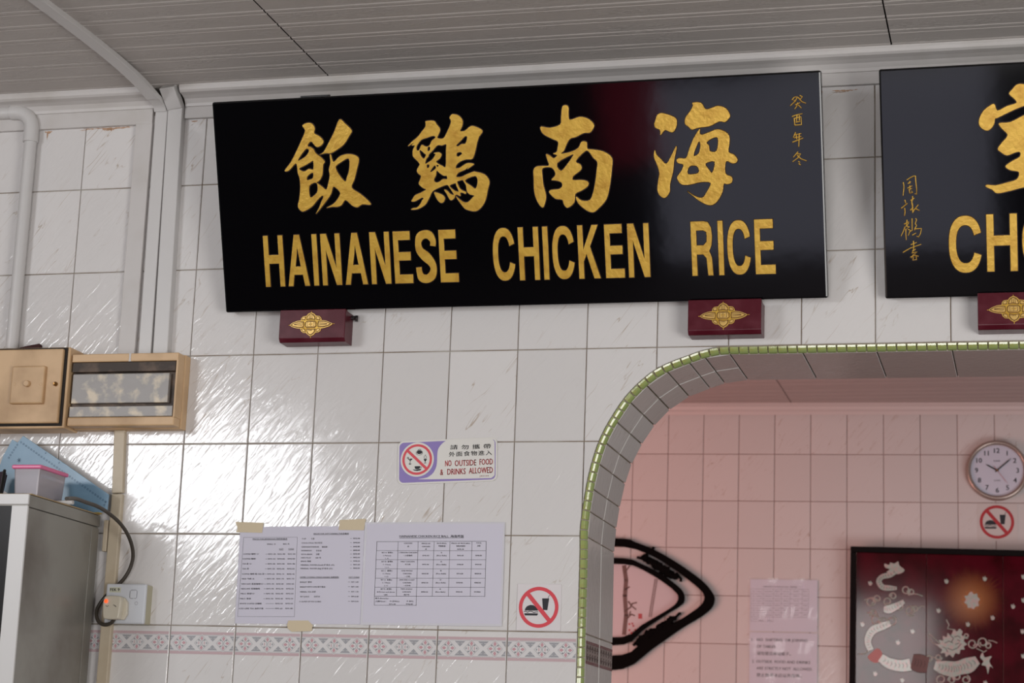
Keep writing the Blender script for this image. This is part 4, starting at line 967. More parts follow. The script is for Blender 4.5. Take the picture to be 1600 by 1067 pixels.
# ------------------------------------------------------------------ steel cabinet and what stands on it
e_ = W(160, 809, -0.02); CXR = e_.x; CZT = e_.z-0.004; CYF = -0.35
f_ = W(42, 766, CYF); CXR = (CXR+f_.x)/2; CZT = (CZT+f_.z)/2
cb = thing('steel_cabinet', 'grey stainless steel cabinet with white front frame at the lower left corner', 'cabinet', loc=(CXR-0.75, 0, 0))
X1 = 0.75
zb_ = W(42, 788, CYF).z
build(MB().box(0.001, X1-0.001, CYF+0.003, -0.02, 0.0, CZT-0.026), 'side_panels', STEEL, cb, bevel=0.002)
build(MB().box(0, X1, CYF, -0.016, CZT-0.028+0.003, CZT), 'top_cap', STEEL, cb, bevel=0.0015)
build(MB().box(0, X1+0.0005, CYF-0.003, CYF+0.003, zb_, CZT+0.001), 'front_rail', WSTEEL, cb, bevel=0.001)
build(MB().box(X1-0.036, X1+0.0005, CYF-0.003, CYF+0.003, 0.1, zb_-0.0025), 'front_post', WSTEEL, cb, bevel=0.001)
build(MB().box(0, X1-0.036, CYF+0.0, CYF+0.0035, 0.1, zb_-0.0025), 'door', DGLASS, cb)
build(MB().box(X1-0.001, X1+0.0008, -0.055, -0.021, 0.1, CZT-0.03), 'rear_flange', STEEL, cb, bevel=0.0004)
# cardboard liner on top
o = build(MB().box(CXR-0.5, CXR-0.001, CYF+0.01, -0.018, CZT+0.0012, CZT+0.0036), 'cardboard_sheet', CARD); tag(o, 'thin brown cardboard sheet lying on the steel cabinet top', 'cardboard')
TOP = CZT+0.003
# blue perforated sheet leaning on the wall
Y = -0.045
pl_px = [(37,681),(104,726),(171,773),(168,800),(110,802),(40,790),(0,762),(-2,735),(6,712),(20,687),(28.5,691.5)]
Q = [W(x, y, Y) for x, y in pl_px]
bs = thing('plastic_sheet', 'blue plastic sheet with a row of small rings leaning behind the pink-lidded tub', 'plastic sheet', loc=(Q[4].x, Y, TOP))
Q = [(p.x-Q[4].x, max(p.z-TOP, 0.0)) for p in Q]
me = relief([Q], 0.0025, 0.0004, 0.0); me.materials.append(BLUE); link('sheet', me, bs)
lp = lambda px, py: (W(px, py, Y-0.003).x-bs.location.x, W(px, py, Y-0.003).z-TOP)
mb = MB()
for i in range(34):
    t = i/33; p = lp(33+(165-33)*t, 691+(784-691)*t)
    if p[1] > 0.004: mb.ring(p[0], p[1], 0.0014, 0.0022, -0.0034, 10)
for i in range(6):
    t = i/5; p = lp(27-13*t, 695+20*t); mb.ring(p[0], p[1], 0.0014, 0.0022, -0.0034, 10)
for i in range(3):
    p = lp(165-i*2.0, 784+i*5); mb.ring(p[0], p[1], 0.0014, 0.0022, -0.0034, 10)
stuff(build(mb, 'ring_print', BLUED, bs))
mb = MB()
for px, py in ((71, 708), (92, 723)):
    p = lp(px, py); mb.poly([(p[0]-.001, p[1]-.002), (p[0]+.0015, p[1]-.001), (p[0]+.002, p[1]+.003), (p[0], p[1]+.001)], -0.0034)
p = lp(30, 719)
for k in range(7): mb.line([p, (p[0]+0.005*math.cos(k*.9), p[1]+0.005*math.sin(k*.9))], 0.0012, -0.0034)
stuff(build(mb, 'mark', BLUED, bs))
# tub with pink lid
YF = -0.24
tl = W(20, 728, YF); trr = W(64, 728, YF)
tb = thing('storage_tub', 'small frosted plastic tub with pink lid on the steel cabinet', 'tub', loc=(tl.x, YF, TOP))
tw_ = trr.x-tl.x; th_ = max(tl.z-TOP, 0.04); td = 0.125
def frustum(x0, x1, y0, y1, z0, z1, ins):
    return MB().add([(x0+ins,y0+ins,z0),(x1-ins,y0+ins,z0),(x1-ins,y1-ins,z0),(x0+ins,y1-ins,z0),(x0,y0,z1),(x1,y0,z1),(x1,y1,z1),(x0,y1,z1)], [(0,3,2,1),(4,5,6,7),(0,1,5,4),(1,2,6,5),(2,3,7,6),(3,0,4,7)])
build(frustum(0.002, tw_-0.002, 0.002, td-0.002, 0.0005, th_-0.002, 0.004), 'tub_body', TUB, tb, bevel=0.004)
build(frustum(0.008, tw_-0.008, 0.008, td-0.008, 0.003, th_*0.72, 0.002), 'contents', CONT, tb)
build(MB().box(-0.002, tw_+0.002, -0.002, td+0.002, th_-0.006, th_+0.003), 'lid', PINK, tb, bevel=0.003)
# small white tube
p = W(97, 771, -0.17)
me = tube_mesh([[(-0.028,0,0,0.0035),(0.016,0,0,0.0045)],[(0.0165,0,0,0.0055),(0.028,0,0,0.0050)]], 3); me.materials.append(PEN)
tag(link('plastic_tube', me, loc=(p.x, -0.17, TOP+0.006)), 'small whitish plastic tube lying beside the pink-lidded tub', 'tube')
# yellow scrap under the cap edge
o = build(MB().box(CXR-0.010, CXR+0.005, -0.045, -0.021, CZT+0.0032, CZT+0.0055), 'cardboard_sheet', mat('yellow_card', (0.5, 0.36, 0.08), 0.7)); tag(o, 'small yellow card scrap at the rear corner of the cabinet top', 'cardboard')
# black handle and dark cloth at the far left
p0 = W(1, 764, -0.2); p1 = W(9, 716, -0.16)
me = tube_mesh([[(0, 0, 0, 0.0045), (p1.x-p0.x, 0.04, p1.z-p0.z, 0.0035)]], 3); me.materials.append(BLACK)
tag(link('tool_handle', me, loc=(p0.x, -0.2, TOP+0.004)), 'thin black handle leaning beside the pink-lidded tub at the left edge', 'handle')
rnd = random.Random(4); paths = []
for i in range(9):
    x = W(-8+i*1.6, 730, -0.1).x; zz0 = TOP+0.02+0.004*i
    paths.append([(x-0.01, -0.1+rnd.uniform(-.01,.01), TOP+0.005, 0.008), (x-0.004, -0.1, TOP+0.045+rnd.uniform(-.01,.01), 0.009), (x, -0.09, TOP+0.075+rnd.uniform(-.01,.012), 0.006)])
me = tube_mesh(paths, 3); me.materials.append(PURP_CL)
tag(link('cloth_bundle', me), 'dark purple bundled cloth at the left edge behind the black handle', 'cloth')
# beige cover piece hanging beside the cabinet's rear edge
a = W(161, 812, -0.016); b = W(170, 861, -0.016)
o = build(MB().box(0, 0.011, -0.012, 0.002, b.z-a.z, 0), 'trunking_offcut', BEIGE2, bevel=0.002, loc=(a.x, 0, a.z)); tag(o, 'short stained beige plastic offcut on the wall beside the cabinet rear', 'trunking')

# ------------------------------------------------------------------ papers on the wall
M, w, h = quad_frame((367,974), (566,975.5), (374,823), -0.0012)
pa = thing('price_list', 'white paper drinks price list held by three pieces of masking tape', 'paper', M=M)
build(MB().box(0, w, -0.0004, 0.0004, 0, h), 'sheet', PAPER, pa)
pr = MB(); YP = -0.0009; k = h/155.0     # print laid out in sheet units: crop pixels / 5.614
def cp(u, v, crop, M=M):
    return hit(M, crop[0]+u/crop[2], crop[1]+v/crop[2])
C1 = (360,800,5.614)
def T_(u, v, s, u2=None, bold=0.012, hh=None, mb=pr, crop=C1, M_=None, mi=0, al='L', hpx=11):
    M_ = M_ or M
    a = hit(M_, crop[0]+u/crop[2], crop[1]+v/crop[2]); ww = None
    if u2 is not None:
        b = hit(M_, crop[0]+u2/crop[2], crop[1]+v/crop[2]); ww = b[0]-a[0]
    c = hit(M_, crop[0]+u/crop[2], crop[1]+(v-hpx)/crop[2])
    text_mb(mb, s, a[0], a[1]-0.0, abs(c[1]-a[1]), YP, w=ww, bold=bold, mi=mi, align=al)
def LN(pts, wd, mb=pr, crop=C1, M_=None, mi=0):
    M_ = M_ or M
    mb.line([hit(M_, crop[0]+u/crop[2], crop[1]+v/crop[2]) for u, v in pts], wd, YP, mi)
LN([(118,222),(588,220),(562,918),(64,916),(118,222)], 0.0004)
T_(196,242,'PRICES FOR BEVERAGES 饮料价格表',500); LN([(196,246),(500,245)], 0.0006)
T_(322,287,'SMALL 小',400); T_(464,286,'BIG 大',520); T_(430,330,'HOT',466); T_(510,329,'COLD',558); LN([(430,334),(466,334)], .0006); LN([(510,333),(558,332)], .0006)
rows = [('COFFEE 咖啡 ‘O’',112,252,374,'RM1.30','RM1.90','RM1.90'),('COFFEE 咖啡',108,222,416,'RM1.50','RM2.00','RM2.00'),('TEA 茶 ‘O’',106,188,460,'RM1.30','RM1.90','RM1.90'),('TEA 茶',106,164,503,'RM1.50','RM2.00','RM2.00'),
        ('COFFEE 咖啡 和 TEA 茶',104,298,549,'RM1.60','RM2.10','RM2.10'),('MILK 牛奶 水',102,212,591,'RM1.30','RM1.70','RM1.70'),('NESCAFE 雀巢咖啡‘O’',98,290,636,'RM1.90','RM2.40','RM2.50'),('NESCAFE 雀巢咖啡',95,260,678,'RM1.90','RM2.40','RM2.50'),
        ('MILO 美禄‘O’',90,214,721,'RM1.90','RM2.40','RM2.50'),('MILO 美禄',86,182,765,'RM1.90','RM2.40','RM2.50'),('WHITE COFFEE 白咖啡',80,275,808,None,'RM2.50','RM2.50'),('ICED LIME TEA 冰柠子茶',78,290,851,None,'RM1.60','RM1.80')]
for i, (s, u, u2, v, a, b, c) in enumerate(rows):
    T_(u, v, s, u2); sh_ = -i*2.3
    if a: T_(334+sh_, v, a, 398+sh_); LN([(312+sh_, v-5), (326+sh_, v-5)], .0006)
    else: LN([(310, v-5), (384, v-5)], .0006)
    T_(416+sh_*0.9, v, b, 480+sh_*0.9); T_(506+sh_*0.9, v, c, 570+sh_*0.9)
T_(730,196,'PRICES FOR SOFT DRINKS 汽水价格表',1040); LN([(730,200),(1040,198)], .0006)
for s, u, u2, v, p_ in (('7-UP',628,664,240,'RM2.00'),('COCA COLA 可口可乐',626,808,277,'RM2.00'),('CHRYSANTHEMUM',624,776,312,'RM2.00'),('KICKAPOO',624,714,344,'RM2.00'),('SOYA BEAN',622,718,376,'RM2.00'),('100’S PLUS',622,706,407,'RM2.50'),('SPRITE 雪碧',618,708,438,'RM2.50'),('MINERAL WATER (Small) 矿泉水 (小)',618,912,470,'RM1.60'),('MINERAL WATER (Big) 矿泉水 (大)',616,896,501,'RM3.00')):
    T_(u, v, s, u2); T_(1080, v-3, p_, 1136); LN([(1052, v-8), (1066, v-8)], .0006)
for s, u, u2, v in (('七喜',708,738,240),('菊花茶',804,852,312),('吉宝宝',752,800,344),('豆奶',752,782,376),('100 号',748,796,407)): T_(u, v, s, u2)
T_(612,577,'HOME COOKED /MADE DRINKS 自煮饮料',952); LN([(612,581),(952,580)], .0006); T_(1038,577,'HOT /COLD',1132); LN([(1038,581),(1132,580)], .0006)
for s, u, u2, v, p_ in (('BARLEY 薏米',612,716,620,'RM 1.60'),('BARLEY WITH LIME 柑子薏米',612,834,662,'RM 1.80'),('HERBAL TEA 凉茶',612,750,705,'RM 1.50'),('SKY JUICE',612,692,747,'RM 0.40'),('A GLASS OF ICE CUBES',604,796,790,'RM 0.50')):
    T_(u, v, s, u2); T_(1062, v-1, p_, 1124); LN([(1034, v-7), (1050, v-7)], .0006)
T_(736,747,'白开水',788)
build(pr, 'printed_text', BLACKP, pa)
def tape(bl, br, tl_, tr__=None, parent=pa, M_=M, extra=None):
    P = [hit(M_, *q) for q in (extra or (bl, br, tr__, tl_))]
    mm = relief([P], 0.0005, 0, -0.0012); mm.materials.append(TAPE); return link('masking_tape', mm, parent)
tape(0,0,0,extra=[(369,831.5),(372,826),(368,815.5),(412,817),(410,832.5),(390,832)])
tape(0,0,0,extra=[(529.5,828),(531.5,812.5),(572,810.5),(569,828.5)])
tape(0,0,0,extra=[(449,976),(451,969.5),(482,969.5),(489,977),(487,986),(456,987),(450,982)])
# laminated rice ball price sheet
M2, w2_, h2_ = quad_frame((563,976), (784,978.5), (569,816), -0.0026)
lm = thing('price_sheet', 'laminated white sheet with a rice ball price table, right of the taped drinks list', 'paper', M=M2)
build(MB().box(0, w2_, -0.0005, 0.0004, 0, h2_), 'laminate', LAMI, lm)
build(MB().box(0.005, w2_-0.004, -0.0007, -0.0004, 0.005, h2_-0.004), 'sheet', PAPER, lm)
pr2 = MB(); C2 = (560,810,5.929); YP = -0.0012
def T2(u, v, s, u2, **kw): T_(u, v, s, u2, mb=pr2, crop=C2, M_=M2, **kw)
def L2_(pts_, wd=0.0006): LN(pts_, wd, mb=pr2, crop=C2, M_=M2)
T2(382,174,'HAINANESE CHICKEN RICE BALL  海南鸡饭',978,hpx=18,bold=0.03); L2_([(382,181),(978,179)], .0008)
L2_([(173,215),(1186,212),(1172,722),(150,720),(173,215)], .0007)
ys = [298,382,467,553,637]
for y in ys: L2_([(173-(y-215)*.037, y), (1186-(y-215)*.027, y+1)])
for a, b in (((370,215),(353,720)),((555,214),(536,805)),((703,214),(685,722)),((850,213),(835,722)),((1054,213),(1038,722))): L2_([a, b])
L2_([(150,720),(149,803),(536,806)])
for s, u, u2, v in (('CHICKEN',424,500,236),('鸡',455,470,266),('PRICE OF',588,668,238),('CHICKEN',590,666,266),('鸡',620,634,292),('RICE BALL',730,820,236),('鸡饭数量',742,808,262),('PRICE OF RICE BALL',863,1038,236),('每粒鸡饭粒',908,992,262),('RM0.40',918,978,291),('TOTAL',1092,1144,233),('总数',1102,1132,260)): T2(u, v, s, u2)
for i, (A_, B_, C_, D_, P1, P2, P3, P4, n_) in enumerate((('SET A  套餐A','1 Person','1 人','','RM6.00','RM2.00','RM8.00','5','(Rice Balls)'),('SET B  套餐B','2 - 3 Person','2 - 3  人','','RM21.00','RM8.00','RM29.00','20','(Rice Balls)'),('SET C  套餐C','4 - 5 Person','4 - 5 人','','RM42.00','RM16.00','RM58.00','40','(Rice Balls)'),('SET D  套餐D','6 - 7 Person','6 - 7 人','','RM63.00','RM20.00','RM83.00','50','(Rice Balls)'),('SET E  套餐E','8 Person and above','8 人或以上','','RM84.00','RM24.00','RM108.00','60','(Rice Balls)'))):
    y = (322, 405, 490, 574, 659)[i]; o_ = -i*3
    T2(218+o_, y, A_, 322+o_); T2((232 if i < 4 else 186)+o_, y+27, B_, (304 if i < 4 else 350)+o_); T2(250+o_, y+54, C_, 284+o_)
    T2(596+o_, y+27, P1, 656+o_); T2(764+o_, y, P4, 778+o_); T2(726+o_, y+27, n_, 818+o_); T2(918+o_, y+27, P2, 976+o_); T2(1086+o_, y+27, P3, 1144+o_)
for i, L in enumerate(((('1 PERSON CHICKEN',378,545),('一人份量鸡',416,500)), (('HALF CHICKEN',394,520),('半只鸡',432,482)), (('ONE WHOLE',400,502),('CHICKEN',414,492),('一只鸡',428,478)), (('ONE AND A HALF',380,522),('CHICKEN',412,490),('一只半鸡',416,482)), (('TWO WHOLE',392,500),('CHICKEN',408,486),('两只鸡',422,472)))):
    for j, (s, u, u2) in enumerate(L): T2(u, (322,405,490,574,659)[i]+27*j, s, u2)
T2(158,745,'备注 (Remarks) :',286); T2(158,773,'大颗/Sized :',260); T2(290,772,'小 (SMALL)',380); T2(446,772,'大 (BIG)',510); T2(286,799,'RM1.00',346); T2(444,799,'RM2.00',506)
build(pr2, 'printed_text', BLACKP, lm)

# ------------------------------------------------------------------ stickers
def burger_sign(T, cx, cz, R, y, red, s=1.0, part='print', mats=None):
    """red ring with a bar over a burger and a drink"""
    k = R/302.0; X = lambda u: cx+(u-502)*k*s; Z = lambda v: cz-(v-570)*k
    m = MB()
    m.poly([(X(290),Z(620)),(X(298),Z(590)),(X(325),Z(555)),(X(375),Z(537)),(X(420),Z(540)),(X(465),Z(565)),(X(490),Z(600)),(X(492),Z(620))], y)
    m.line([(X(283),Z(635)),(X(310),Z(632)),(X(335),Z(645)),(X(365),Z(630)),(X(400),Z(632)),(X(430),Z(648)),(X(460),Z(640)),(X(495),Z(638))], 11*k, y)
    m.poly([(X(287),Z(660)),(X(495),Z(660)),(X(490),Z(685)),(X(478),Z(692)),(X(302),Z(692)),(X(289),Z(682))], y)
    m.poly([(X(552),Z(438)),(X(658),Z(438)),(X(636),Z(612)),(X(568),Z(608))], y)
    m.line([(X(640),Z(440)),(X(655),Z(400)),(X(668),Z(392))], 7*k, y)
    build(m, 'pictogram', BLACKP, T)
    r = MB(); r.ring(cx, cz, R*0.825, R, y-0.0003, 56)
    r.line([(X(325),Z(365)), (X(670),Z(765))], 62*k, y-0.0004)
    build(r, 'prohibition_ring', red, T)
M3, w3, h3 = quad_frame((806.5,984.5), (875.5,985.5), (808.5,912), -0.0012)
s1 = thing('sticker', 'clear square no food or drink sticker beside the green beaded arch edge', 'sticker', M=M3)
build(MB().box(0, w3, -0.0006, 0.0004, 0, h3), 'acrylic_square', STICK2, s1, bevel=0.0003, segs=1)
c3 = hit(M3, 790+502/9.7, 890+570/9.7); rr = abs(hit(M3, 790+803/9.7, 890+570/9.7)[0]-c3[0])
burger_sign(s1, c3[0], c3[1], rr, -0.0009, RED)
# purple sticker
M4, w4, h4 = quad_frame((621,757.5), (777,751.5), (623,689.5), -0.0012)
s2 = thing('sticker', 'purple and white NO OUTSIDE FOOD & DRINKS ALLOWED sticker in the middle of the wall', 'sticker', M=M4)
def C4(u, v): return hit(M4, 600+u/8, 670+v/8)
me = relief([rounded(w4, h4, 0.013, n=6)], 0.0008, 0.0002, 0.0); me.materials.append(STICK); link('backing', me, s2)
m = MB(); y = -0.0012; z0r = 0.0035
R_ = rounded(w4-0.0075, h4-0.0075, 0.0105, 0.00375, 0.00375, 6)
m.poly(R_, y)
build(m, 'purple_field', PURPLE, s2)
m = MB()
wp = [(880,128),(1300,108),(1345,120),(1378,155),(1386,200),(1386,540),(1375,590),(1340,612),(1290,618),(470,632),(540,610),(610,560),(650,490),(665,420),(668,330),(680,255),(720,195),(780,150)]
P_ = [C4(*q) for q in wp]
m.poly(smooth_loop(P_, 4), y-0.0003); build(m, 'white_field', STICK, s2)
m = MB(); c = C4(418, 385); Rr = abs(C4(612, 385)[0]-C4(220, 385)[0])/2
m.disc(c[0], c[1], Rr*1.06, y-0.0005, 48); build(m, 'white_disc', STICK, s2)
m = MB(); Y5 = y-0.0008
def cupset(m):
    X = lambda u, v: C4(u, v)
    m.poly([X(328,372),(X(362,374)),X(345,395),X(333,400)][::-1], Y5); m.line([X(333,398),X(328,440)], 0.0011, Y5); m.poly([X(308,440),X(328,434),X(350,440),X(328,450)], Y5)
    p = X(303,365); m.ring(p[0], p[1], 0.0012, 0.0024, Y5, 14); m.line([X(312,378),X(330,395)], .002, Y5)
    p = X(445,300); m.ring(p[0], p[1], 0.0050, 0.0057, Y5, 20, sx=1.35); m.poly([X(412,300),X(425,275),X(450,268),X(478,285),X(480,305),X(450,318),X(425,315)], Y5); m.line([X(430,262),X(450,255),X(465,262)], .001, Y5)
    p = X(520,355); m.ring(p[0], p[1], 0.0026, 0.0033, Y5, 14); m.poly([X(498,378),X(540,376),X(528,405),X(512,408)], Y5); m.line([X(518,400),X(517,428)], .0012, Y5); m.line([X(503,430),X(532,426)], .0011, Y5); m.line([X(515,340),X(525,325)], .001, Y5)
    m.poly([X(385,470),X(455,466),X(450,495),X(432,505),X(405,506),X(390,498)], Y5); p = X(463,482); m.ring(p[0], p[1], 0.0011, 0.0019, Y5, 12)
    m.poly([X(362,508),X(400,512),X(472,500),X(460,520),X(418,528),X(378,522)], Y5)
cupset(m); build(m, 'pictogram', BLACKP, s2)
m = MB(); m.ring(c[0], c[1], Rr*0.80, Rr*0.945, Y5-0.0003, 52); m.line([C4(310,285), C4(530,495)], 0.0058, Y5-0.0004); build(m, 'prohibition_ring', RED, s2)
m = MB()
for s, u, v in (('請',832,258),('勿',970,255),('攜',1108,250),('帶',1248,245)):
    a = C4(u, v); b = C4(u+90, v); text_mb(m, s, a[0], a[1], 0.0078, Y5, w=b[0]-a[0], bold=0.02)
for s, u, v in (('外',815,345),('面',905,341),('食',1000,337),('物',1090,333),('進',1182,330),('入',1275,326)):
    a = C4(u, v); b = C4(u+76, v); text_mb(m, s, a[0], a[1], 0.0080, Y5, w=b[0]-a[0], bold=0.012)
build(m, 'chinese_text', BLACKP, s2)
m = MB()
def word(s, u, v, u2, hpx=74):
    a = C4(u, v); b = C4(u2, v); t = C4(u, v-hpx); text_mb(m, s, a[0], a[1], t[1]-a[1], Y5, w=b[0]-a[0], bold=0.02)
word('NO', 768, 470, 845); word('OUTSIDE', 888, 468, 1155); word('FOOD', 1198, 452, 1362)
word('&', 705, 580, 742); word('DRINKS', 795, 575, 1022); word('ALLOWED', 1065, 562, 1362); word('J M 3 1 0 4', 1198, 600, 1310, 16)
build(m, 'english_text', mat('text_red', (0.62, 0.06, 0.06), 0.4), s2)

# ------------------------------------------------------------------ back room objects
def HB(px, py, off=0.0): return hit(BM, px, py, off)
def back_thing(name, label, cat, x, z, y=0.0, group=None):
    return thing(name, label, cat, M=BM @ Matrix.Translation((x, y, z)), group=group)
# clock
cc = HB(1558, 734.5, -0.03); ck = back_thing('wall_clock', 'round wall clock with silvery rim on the pink-lit back wall', 'clock', *cc)
RO = abs(HB(1558+49, 734.5)[0]-HB(1558, 734.5)[0])
build(MB().lathe([(RO*0.98, 0.0), (RO, -0.012), (RO*0.985, -0.030), (RO*0.93, -0.038), (RO*0.87, -0.034), (RO*0.84, -0.024), (RO*0.84, 0.0)], 64), 'rim', CLOCKRIM, ck, smooth=True)
m = MB().disc(0, 0, RO*0.86, -0.022, 48); fc = build(m, 'dial', CLOCKFACE, ck)
m = MB(); fr = RO*0.84
for i in range(12):
    a = PI/2-(i+1)*PI/6; s = str(i+1); x, z = fr*0.78*math.cos(a), fr*0.78*math.sin(a)
    text_mb(m, s, x, z-fr*0.09, fr*0.19, -0.0232, align='C', bold=0.015)
for i in range(60):
    a = i*PI/30; m.line([(fr*0.95*math.cos(a), fr*0.95*math.sin(a)), (fr*0.985*math.cos(a), fr*0.985*math.sin(a))], 0.0006, -0.0232)
text_mb(m, 'QUARTZ', 0, -fr*0.42, fr*0.045, -0.0232, align='C'); text_mb(m, 'CLASSIC', 0, fr*0.35, fr*0.05, -0.0232, align='C', bold=0.02)
stuff(build(m, 'numerals', BLACKP, ck))
def hand(name, ang, L, w, m_, y, tail=0.12):
    d = Vector((math.cos(ang), math.sin(ang))); n_ = Vector((-d.y, d.x))
    P = [-d*L*tail-n_*w*.5, d*L*0.75-n_*w*.45, d*L, d*L*0.75+n_*w*.45, -d*L*tail+n_*w*.5]
    mm = relief([[(p.x, p.y) for p in P]], 0.001, 0, y); mm.materials.append(m_); link(name, mm, ck)
hand('hour_hand', math.radians(151), fr*0.50, 0.006, BLACK, -0.0245); hand('minute_hand', math.radians(41), fr*0.74, 0.005, BLACK, -0.026); hand('second_hand', math.radians(-53), fr*0.70, 0.0015, RED_B, -0.0275, 0.3)
build(MB().lathe([(0.004, -0.023), (0.004, -0.029)], 12), 'hub', BRASS, ck)
# sticker below the clock
a = HB(1557.6, 815.5, -0.001); s3 = back_thing('sticker', 'no food or drink sticker below the wall clock in the back room', 'sticker', *a, y=-0.001)
rb = abs(HB(1557.6+27, 815)[0]-a[0])
build(MB().box(-rb*1.12, rb*1.22, -0.0006, 0.0004, -rb*1.12, rb*1.12), 'acrylic_square', mat('pale_acrylic', (0.62, 0.55, 0.53), 0.2), s3)
burger_sign(s3, 0, 0, rb, -0.0009, RED_B)
# hanging plastic pocket with two notices
a0 = HB(1170, 904, -0.006)
nt_ = thing('notice_pocket', 'clear plastic pocket with two white notices on the back wall', 'notice', M=BM @ Matrix.Translation((a0[0], -0.006, a0[1])))
x1_ = HB(1278, 908, -0.006)[0]-a0[0]; zm = HB(1170, 986, -0.006)[1]-a0[1]; zb2 = zm*2.05
build(MB().box(0.006, x1_-0.002, 0.0005, 0.0015, zm+0.002, -0.002), 'upper_notice', PAPER, nt_)
build(MB().box(0.006, x1_-0.002, 0.0005, 0.0015, zb2, zm-0.004), 'lower_notice', PAPER, nt_)
mb = MB(); nx, nz = 10, 22                                  # wavy film
vs = [(x1_*i/nx-0.002, -0.0035+0.0028*math.sin(i*1.7+j*0.35)+0.002*math.sin(j*0.9), zb2*j/nz+0.004) for j in range(nz+1) for i in range(nx+1)]
mb.add(vs, [(j*(nx+1)+i, j*(nx+1)+i+1, (j+1)*(nx+1)+i+1, (j+1)*(nx+1)+i) for j in range(nz) for i in range(nx)])
build(mb, 'film', CLEARF, nt_, smooth=True)
mN = BM @ Matrix.Translation((a0[0], -0.006, a0[1])); CN = (1140,880,5.705)
m = MB(); YP = 0.0001
def T3(u, v, s, u2, hpx=26, bold=0.03): T_(u, v, s, u2, mb=m, crop=CN, M_=mN, hpx=hpx, bold=bold)
T3(196,692,'1.',214); T3(243,692,'NO  SHIFTING  OR JOINING',695); T3(243,752,'OF TABLES.',415); T3(243,815,'请勿擅自移动桌子。',545)
T3(200,886,'2.',218); T3(238,886,'OUTSIDE  FOOD AND DRINKS',718); T3(240,946,'ARE STRICTLY NOT  ALLOWED.',738); T3(240,1008,'禁止携带本店以外用餐。',640)
build(m, 'notice_text', BLACKP, nt_)
m = MB()
T3(298,213,'HAINANESE CHICKEN RICE BALL  海南鸡饭',600,12)
for pts_ in ([(190,228),(706,232),(700,482),(190,478),(190,228)],[(190,272),(704,275)],[(190,315),(703,318)],[(190,357),(702,360)],[(190,399),(701,402)],[(190,440),(701,443)],[(300,228),(298,478)],[(392,228),(388,518)],[(462,228),(460,480)],[(542,228),(536,481)],[(648,228),(642,481)],[(190,478),(190,516),(388,518)]): LN(pts_, 0.0009, mb=m, crop=CN, M_=mN)
for r_ in range(6):
    for (u, u2, s) in ((205,285,'SET  1 Person'),(310,378,'CHICKEN'),(405,445,'RM'),(478,526,'(Rice)'),(572,612,'RM'),(658,690,'RM')):
        T3(u, 255+r_*42, s, u2, 9)
T3(205,500,'Remarks',250,8); T3(262,512,'SMALL',300,8); T3(340,512,'BIG',372,8)
stuff(build(m, 'table_print', GREYP, nt_))

# fan-shaped carved wall frame with a silk picture
CF = (880,740,3.262)
def FB(P, off=-0.02): return [HB(CF[0]+u/CF[2], CF[1]+v/CF[2], off) for u, v in P]
out_u = [(310,332),(370,350),(460,385),(560,440),(650,500),(720,555),(760,605),(772,640),(755,685),(700,730),(600,790),(450,895),(300,995)]
in_u = [(300,924),(400,862),(520,784),(600,742),(684,686),(718,645),(708,602),(634,538),(554,480),(455,420),(310,372)]
out2 = [(312,432),(400,460),(500,510),(570,560),(610,600),(618,640),(600,670),(520,720),(400,800),(305,870)]
in2_ = [(305,832),(400,772),(540,690),(580,655),(585,620),(550,582),(480,532),(400,487),(312,460)]
f0 = FB([(300,640)])[0]
ff = thing('carved_fan_frame', 'black carved wooden fan-shaped frame around a flower picture, behind the arch edge', 'picture frame', M=BM @ Matrix.Translation((f0[0], 0, f0[1])))
# the hidden half mirrors the visible one about a vertical line
cxm = FB([(170,640)])[0][0]
def whole(Pu, closed_top_z=None):
    P = FB(Pu); P = [(x-f0[0], z-f0[1]) for x, z in P]; c = cxm-f0[0]
    return P, [(2*c-x, z) for x, z in P][::-1]
def ringpoly(o, i):
    a, am = whole(o); b, bm2 = whole(i)
    b = b[::-1] if b[0][1] < b[-1][1] else b; bm2 = [(2*(cxm-f0[0])-x, z) for x, z in b][::-1]
    return [a+am, b+bm2]
for nm, o_, i_ in (('outer_frame', out_u, in_u), ('inner_frame', out2, in2_)):
    me = relief([smooth_loop([tuple(q) for q in L], 3) for L in ringpoly(o_, i_)], 0.022, 0.002, -0.004); me.materials.append(EBONY); link(nm, me, ff)
pp_ = ringpoly(in2_[::-1], in2_)[0]
me = relief([pp_], 0.003, 0, -0.002); me.materials.append(PICT); link('silk_panel', me, ff)
carv = []
rnd = random.Random(11)
def lump(u0, v0, u1, v1, n, r):
    for i in range(n):
        t = i/(n-1); p = FB([(u0+(u1-u0)*t+rnd.uniform(-14,14), v0+(v1-v0)*t+rnd.uniform(-16,16))])[0]
        q = FB([(u0+(u1-u0)*t+rnd.uniform(-24,24), v0+(v1-v0)*t+rnd.uniform(-22,22))])[0]
        carv.append([(p[0]-f0[0], -0.014, p[1]-f0[1], r), (q[0]-f0[0], -0.02, q[1]-f0[1], r*0.6)])
lump(410,425,570,520,46,0.013); lump(390,855,560,745,52,0.015)
for L in ([(430,415),(400,432),(375,425)], [(575,505),(600,535),(598,550)], [(455,385),(462,372)], [(565,740),(590,712),(600,712)], [(380,850),(355,875)]):
    q = FB(L); carv.append([(x-f0[0], -0.014, z-f0[1], 0.006) for x, z in q])
me = tube_mesh(carv, 2); me.materials.append(EBONY); stuff(link('bamboo_carving', me, ff))
me = MB(); rnd = random.Random(3)
def FL(P): return [(x-f0[0], z-f0[1]) for x, z in FB(P)]
